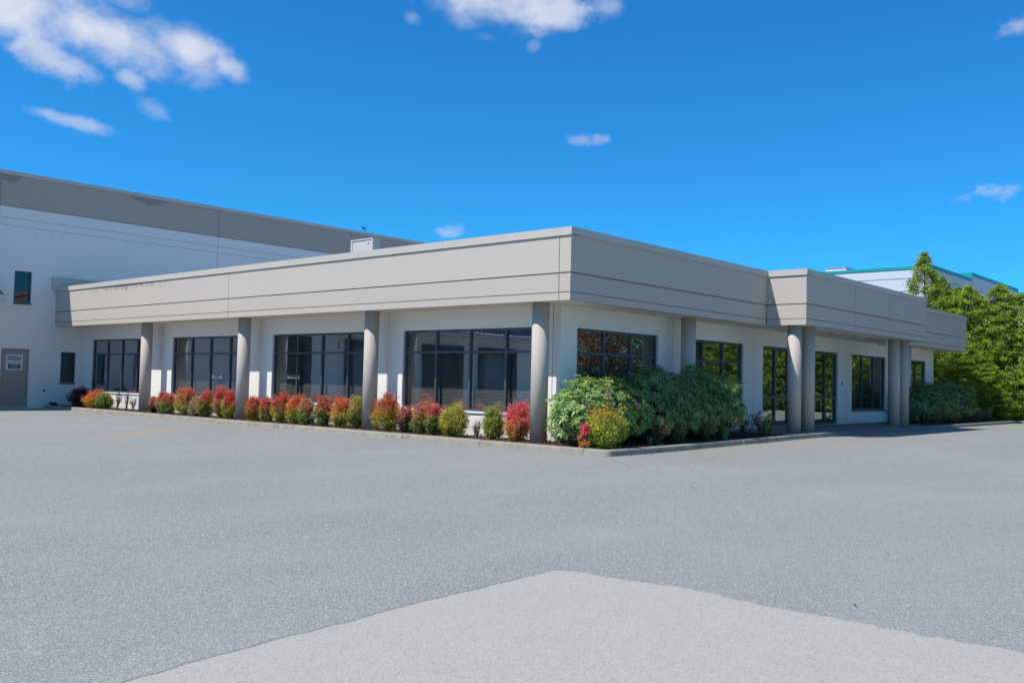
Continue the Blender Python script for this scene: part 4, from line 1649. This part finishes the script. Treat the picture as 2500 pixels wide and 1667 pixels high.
# strap-leaved clumps
def grass_clump(x, y, w, h, label, seed, n=70, col=(.11, .19, .06)):
    rg = random.Random(seed)
    root = empty('iris_clump', (x, y, gz(y)+.09))
    tag(root, label, 'plant', 'strap leaved clumps')
    m = MB()
    for i in range(n):
        a = rg.uniform(0, 6.28)
        r = rg.uniform(.0, .5)*w
        hh = h*rg.uniform(.55, 1.0)
        b = Vector((.35*r*math.cos(a), .35*r*math.sin(a), -.01))
        e = Vector((r*math.cos(a), r*math.sin(a), hh))
        mid = b.lerp(e, .55)+Vector((0, 0, .08*hh))
        s = Vector((-math.sin(a+rg.uniform(-1, 1)), math.cos(a), 0)).normalized()*rg.uniform(.006, .011)
        k = len(m.v)
        m.v += [tuple(b-s), tuple(b+s), tuple(mid+s), tuple(mid-s), tuple(e)]
        m.f += [(k, k+1, k+2, k+3), (k+3, k+2, k+4)]
    o = obj('blades', m, paint('strap_leaf_%d' % seed, col, .25, .5))
    o.parent = root
    o['kind'] = 'stuff'


grass_clump(.88, 4.93, .30, .46, 'upright green grass clump left of the dark leaved bushes', 71)
grass_clump(.88, 7.12, .42, .44, 'upright green grass clump nearest the entrance walkway', 72, 95)
grass_clump(.86, 1.78, .34, .24, 'few splayed green blades right of the yellow corner shrub', 73, 12, (.10, .17, .08))

# lawn strip beyond the far bed
rg = np.random.default_rng(9)
n = 9000
X = rg.uniform(-3.5, 1.08, n)
Y = rg.uniform(28.9, 31.6, n)
keep = ~((X > 1.0) & (Y > 30.5))
X, Y = X[keep], Y[keep]
n = len(X)
me = leaf_mesh('lawn', np.c_[X, Y, np.full(n, .19)], np.c_[rg.normal(0, .4, n), rg.normal(0, .4, n), np.ones(n)], rg.normal(size=(n, 3)), rg.uniform(.05, .09, n), rg.uniform(.02, .035, n),
               np.tile([.13, .20, .045], (n, 1))*rg.uniform(.6, 1.3, (n, 1)), M['leaf'])
tag(link('grass', me), 'strip of short grass beyond the far bed', None, None, 'stuff')
mb = MB().box(-12, 1.11, 29.2, 31.17, .0, .195)
mb.box(1.11, 40, 31.17, 40, .0, .19)
mb.box(-12, 1.11, 31.17, 40, .0, .19)
tag(obj('verge', mb, M['soil']), 'earth verge below the cedars', None, None, 'structure')


# cedars
def cedar_meshes(seed, h, r, lumps, per, spire=0.0, size=1.0):
    rg = np.random.default_rng(seed)
    cand = lumps*7
    t = rg.beta(1.05, 1.1, cand)
    if spire:
        prof = np.interp(t, [0, .1, .35, .6, .8, .9, .96, 1], [.8, 1, 1, .84, .56, .34, .16, .03])
    else:
        prof = np.interp(t, [0, .08, .3, .6, .8, .92, 1.0], [.85, 1.0, 1.05, .96, .72, .42, .08])
    an = rg.uniform(0, 2*np.pi, cand)
    lump = 1+.24*np.sin(an*2+t*8+rg.uniform(0, 6))+.12*np.sin(an*5-t*13)+rg.normal(0, .12, cand)
    rr = prof*r*lump*(1-rg.beta(.8, 5, cand)*.45)
    ctr = np.c_[rr*np.cos(an), rr*np.sin(an), .15+t*(h-.15)]
    # clumps keep their distance, so that dark gaps stay open between them
    keep = []
    dmin = np.interp(t, [0, .7, 1], [.27, .24, .09])
    for i in range(cand):
        if len(keep) >= lumps:
            break
        if keep and np.min(np.sum((ctr[keep]-ctr[i])**2, axis=1)) < dmin[i]**2:
            continue
        keep.append(i)
    t, an, ctr = t[keep], an[keep], ctr[keep]
    lumps = len(keep)
    idx = np.repeat(np.arange(lumps), per)
    N = len(idx)
    # every clump is a drooping spray: from an inner root out to the tip at ctr
    out = np.c_[np.cos(an), np.sin(an), np.zeros(lumps)]
    ln = rg.uniform(.34, .62, lumps)*np.interp(t, [0, .7, 1], [1.1, 1, .5])*size
    ax = out*.8+rg.normal(size=(lumps, 3))*.35+np.array([0, 0, .45])
    ax /= np.linalg.norm(ax, axis=1, keepdims=True)
    root_p = ctr-ax*ln[:, None]
    u = rg.beta(1.6, 1.1, N)
    wid = (.03+.085*np.sin(np.pi*np.clip(u*.9+.05, 0, 1)))*size*np.interp(t, [0, .7, 1], [1.15, 1, .6])[idx]
    off = rg.normal(size=(N, 3))*wid[:, None]*np.array([1, 1, .55])
    droop = -(.16*u**2.2*ln[idx])
    C = root_p[idx]+ax[idx]*(ln[idx]*u)[:, None]+off+np.c_[np.zeros(N), np.zeros(N), droop]
    C[:, 2] = np.maximum(C[:, 2], .03)
    D = ax[idx]*.8+off/wid[:, None]*.35+rg.normal(size=(N, 3))*.25+np.c_[np.zeros(N), np.zeros(N), -.5*u]
    Nn = np.tile([0, 0, .9], (N, 1))+rg.normal(size=(N, 3))*.45+out[idx]*.35
    L_ = rg.uniform(.07, .15, N)*size
    a = np.array([.42, .52, .06])       # new growth at the tips
    b_ = np.array([.11, .165, .045])   # old foliage inside
    c_ = np.array([.42, .36, .10])
    f = np.clip(u*1.15-.15+rg.normal(0, .12, N)+rg.normal(0, .16, lumps)[idx], 0, 1)[:, None]
    col = b_*(1-f)+a*f
    br = (rg.random(lumps) < .08)[idx][:, None]
    col = np.where(br, c_*.7+col*.3, col)
    cc = col*rg.uniform(.75, 1.25, (N, 1))
    fol = leaf_mesh('crown', C, D, Nn, L_, L_*rg.uniform(.30, .46, N), cc, M['conifer'])
    m = MB()
    m.tube([Vector((0, 0, -.1)), Vector((.03, 0, h*.4)), Vector((0, .02, h*.97))], [.11, .07, .012], 8)
    for i in range(34):
        zz_ = rg.uniform(.06, .92)
        a_ = rg.uniform(0, 2*np.pi)
        ln = float(np.interp(zz_, [0, .3, .8, 1], [1, 1, .5, .1]))*r*.8
        p = Vector((0, 0, zz_*h))
        m.tube([p, p+Vector((math.cos(a_)*ln*.6, math.sin(a_)*ln*.6, .12)), p+Vector((math.cos(a_)*ln, math.sin(a_)*ln, .30))], [.022, .015, .006], 5, False)
    tr = new_mesh('trunk', m, M['cane'])
    return fol, tr


CED = [cedar_meshes(801, 6.0, 1.35, 420, 62), cedar_meshes(802, 5.8, 1.45, 430, 62), cedar_meshes(803, 6.3, 1.25, 400, 62), cedar_meshes(804, 7.6, 1.45, 420, 60, spire=1)]


def cedar(x, y, kind, sc, rot, label, group='cedars along the back of the lot', sz=None):
    root = empty('cedar_tree', (x, y, .18))
    tag(root, label, 'tree', group)
    root.rotation_euler.z = rot
    root.scale = (sc, sc, sz or sc)
    for nm, me in zip(('crown', 'trunk'), CED[kind]):
        o = bpy.data.objects.new(nm, me)
        COL.objects.link(o)
        o.parent = root
    return root


cedar(-3.15, 32.0, 3, 1.0, 0, 'tallest cedar with a thin spire behind the office roof', sz=1.055)
cedar(-2.42, 32.15, 3, .95, 2.4, 'second pointed cedar leaning against the tallest one, to its right', sz=.90)
cedar(-1.72, 32.3, 2, 1.0, 1.0, 'cedar just right of the spire, behind the fascia end', sz=.99)
cedar(-1.05, 31.7, 0, 1.0, 2.1, 'pointed cedar above the right end of the fascia', sz=1.035)
cedar(-.35, 32.5, 1, .9, 3.0, 'lower cedar in the gap below the teal roof step', sz=.93)
cedar(.25, 31.9, 2, .98, 4.2, 'cedar with a pointed top left of the right picture edge', sz=.99)
cedar(1.05, 32.2, 1, 1.05, 5.0, 'broad yellow green cedar at the right edge of the photo', sz=1.0)
cedar(-.9, 29.75, 0, .72, .6, 'low dark cedar in the shade behind the far rhododendron', sz=.62)
cedar(-2.3, 29.9, 1, .85, .9, 'shaded cedar behind the end column of the facade', sz=.66)
cedar(.15, 30.2, 1, .62, 2.9, 'smallest shaded cedar beside the grass strip', sz=.44)
cedar(-4.6, 32.4, 1, 1.0, 1.9, 'cedar left of the spire, mostly hidden by the office roof')
# the same hedge goes on to the right, out of the picture, and is what the entrance glass mirrors
for k in range(10):
    cedar(2.3+k*1.5, 32.4+.35*math.sin(k*2.3), k % 3, rnd.uniform(.95, 1.12), rnd.uniform(0, 6), 'cedar in the hedge mirrored in the entrance glass', 'cedars mirrored in the glass')


for k in range(7):
    cedar(3.0+k*2.0, 34.3+.4*math.sin(k*1.7), (k+1) % 3, rnd.uniform(1.05, 1.2), rnd.uniform(0, 6), 'cedar in the hedge mirrored in the entrance glass', 'cedars mirrored in the glass')


# broad trees further right, mirrored in the wide window
def broad_tree(x, y, h, r, cols, seed, label):
    rg = np.random.default_rng(seed)
    root = empty('broad_tree', (x, y, .1))
    tag(root, label, 'tree', 'trees mirrored in the wide window')
    lumps, per = 260, 40
    d = rand_dirs(rg, lumps)*np.cbrt(rg.uniform(.25, 1, lumps))[:, None]
    ctr = d*np.array([r, r, h*.38])*(1+.2*rg.normal(size=(lumps, 1)))+np.array([0, 0, h*.60])
    idx = np.repeat(np.arange(lumps), per)
    N = len(idx)
    C = ctr[idx]+rg.normal(size=(N, 3))*.26
    L_ = rg.uniform(.10, .20, N)
    cl = np.array(cols)[rg.integers(0, len(cols), lumps)][idx]*rg.uniform(1.1, 2.6, (N, 1))
    o = link('crown', leaf_mesh('crown', C, rg.normal(size=(N, 3)), rg.normal(size=(N, 3))+[0, 0, .6], L_, L_*.6, cl, M['leaf']))
    o.parent = root
    m = MB()
    m.tube([Vector((0, 0, -.1)), Vector((0, .05, h*.3)), Vector((.05, 0, h*.6))], [.2, .15, .07], 9)
    for i in range(10):
        a = rg.uniform(0, 6.28)
        z = h*rg.uniform(.28, .55)
        m.tube([Vector((0, 0, z)), Vector((math.cos(a)*r*.4, math.sin(a)*r*.4, z+h*.1)), Vector((math.cos(a)*r*.8, math.sin(a)*r*.8, z+h*.22))], [.07, .045, .015], 6, False)
    o = obj('trunk', m, M['cane'])
    o.parent = root


broad_tree(18.2, 35.5, 7.5, 2.6, [[.10, .13, .03], [.14, .14, .04], [.07, .10, .03]], 901, 'green broad tree mirrored at the right of the wide window')
broad_tree(20.6, 33.6, 6.5, 2.5, [[.14, .05, .04], [.16, .08, .05], [.11, .10, .03]], 902, 'dark red broad tree mirrored in the wide window')
broad_tree(23.4, 35.3, 7.5, 2.8, [[.12, .13, .03], [.16, .14, .05], [.10, .09, .03]], 903, 'olive broad tree mirrored at the left of the wide window')
broad_tree(26.6, 33.8, 7.0, 2.6, [[.10, .12, .03], [.13, .09, .04], [.09, .11, .03]], 904, 'brownish broad tree mirrored at the left edge of the wide window')


# ------------------------------------------------------------------ small litter blown over the asphalt
rg = np.random.default_rng(77)
n = 420
X = rg.uniform(-24, 16, n)
Y = rg.uniform(-14, 24, n)
keep = ((X > 1.4) | (Y < -.4)) & ((X < 7.3) | (Y > -9.3))
X, Y = X[keep], Y[keep]
# more of it lies in the gutter
Xg = rg.uniform(-23, 1.2, 260)
X = np.r_[X, Xg, 1.3+rg.exponential(.12, 160)]
Y = np.r_[Y, -.33-rg.exponential(.10, 260), rg.uniform(0, 9, 160)]
n = len(X)
Z = np.array([gz(v) for v in Y])+.012
me = leaf_mesh('leaf_litter', np.c_[X, Y, Z], np.c_[rg.normal(size=(n, 2)), rg.normal(0, .1, n)], np.tile([0, 0, 1.], (n, 1))+rg.normal(size=(n, 3))*.3, rg.uniform(.015, .05, n), rg.uniform(.008, .022, n),
               np.array([[.10, .07, .05], [.16, .10, .05], [.05, .045, .04], [.22, .16, .09]])[rg.integers(0, 4, n)], M['leaf'])
tag(link('leaf_litter', me), 'scraps of dry leaf and grit on the asphalt', None, None, 'stuff')
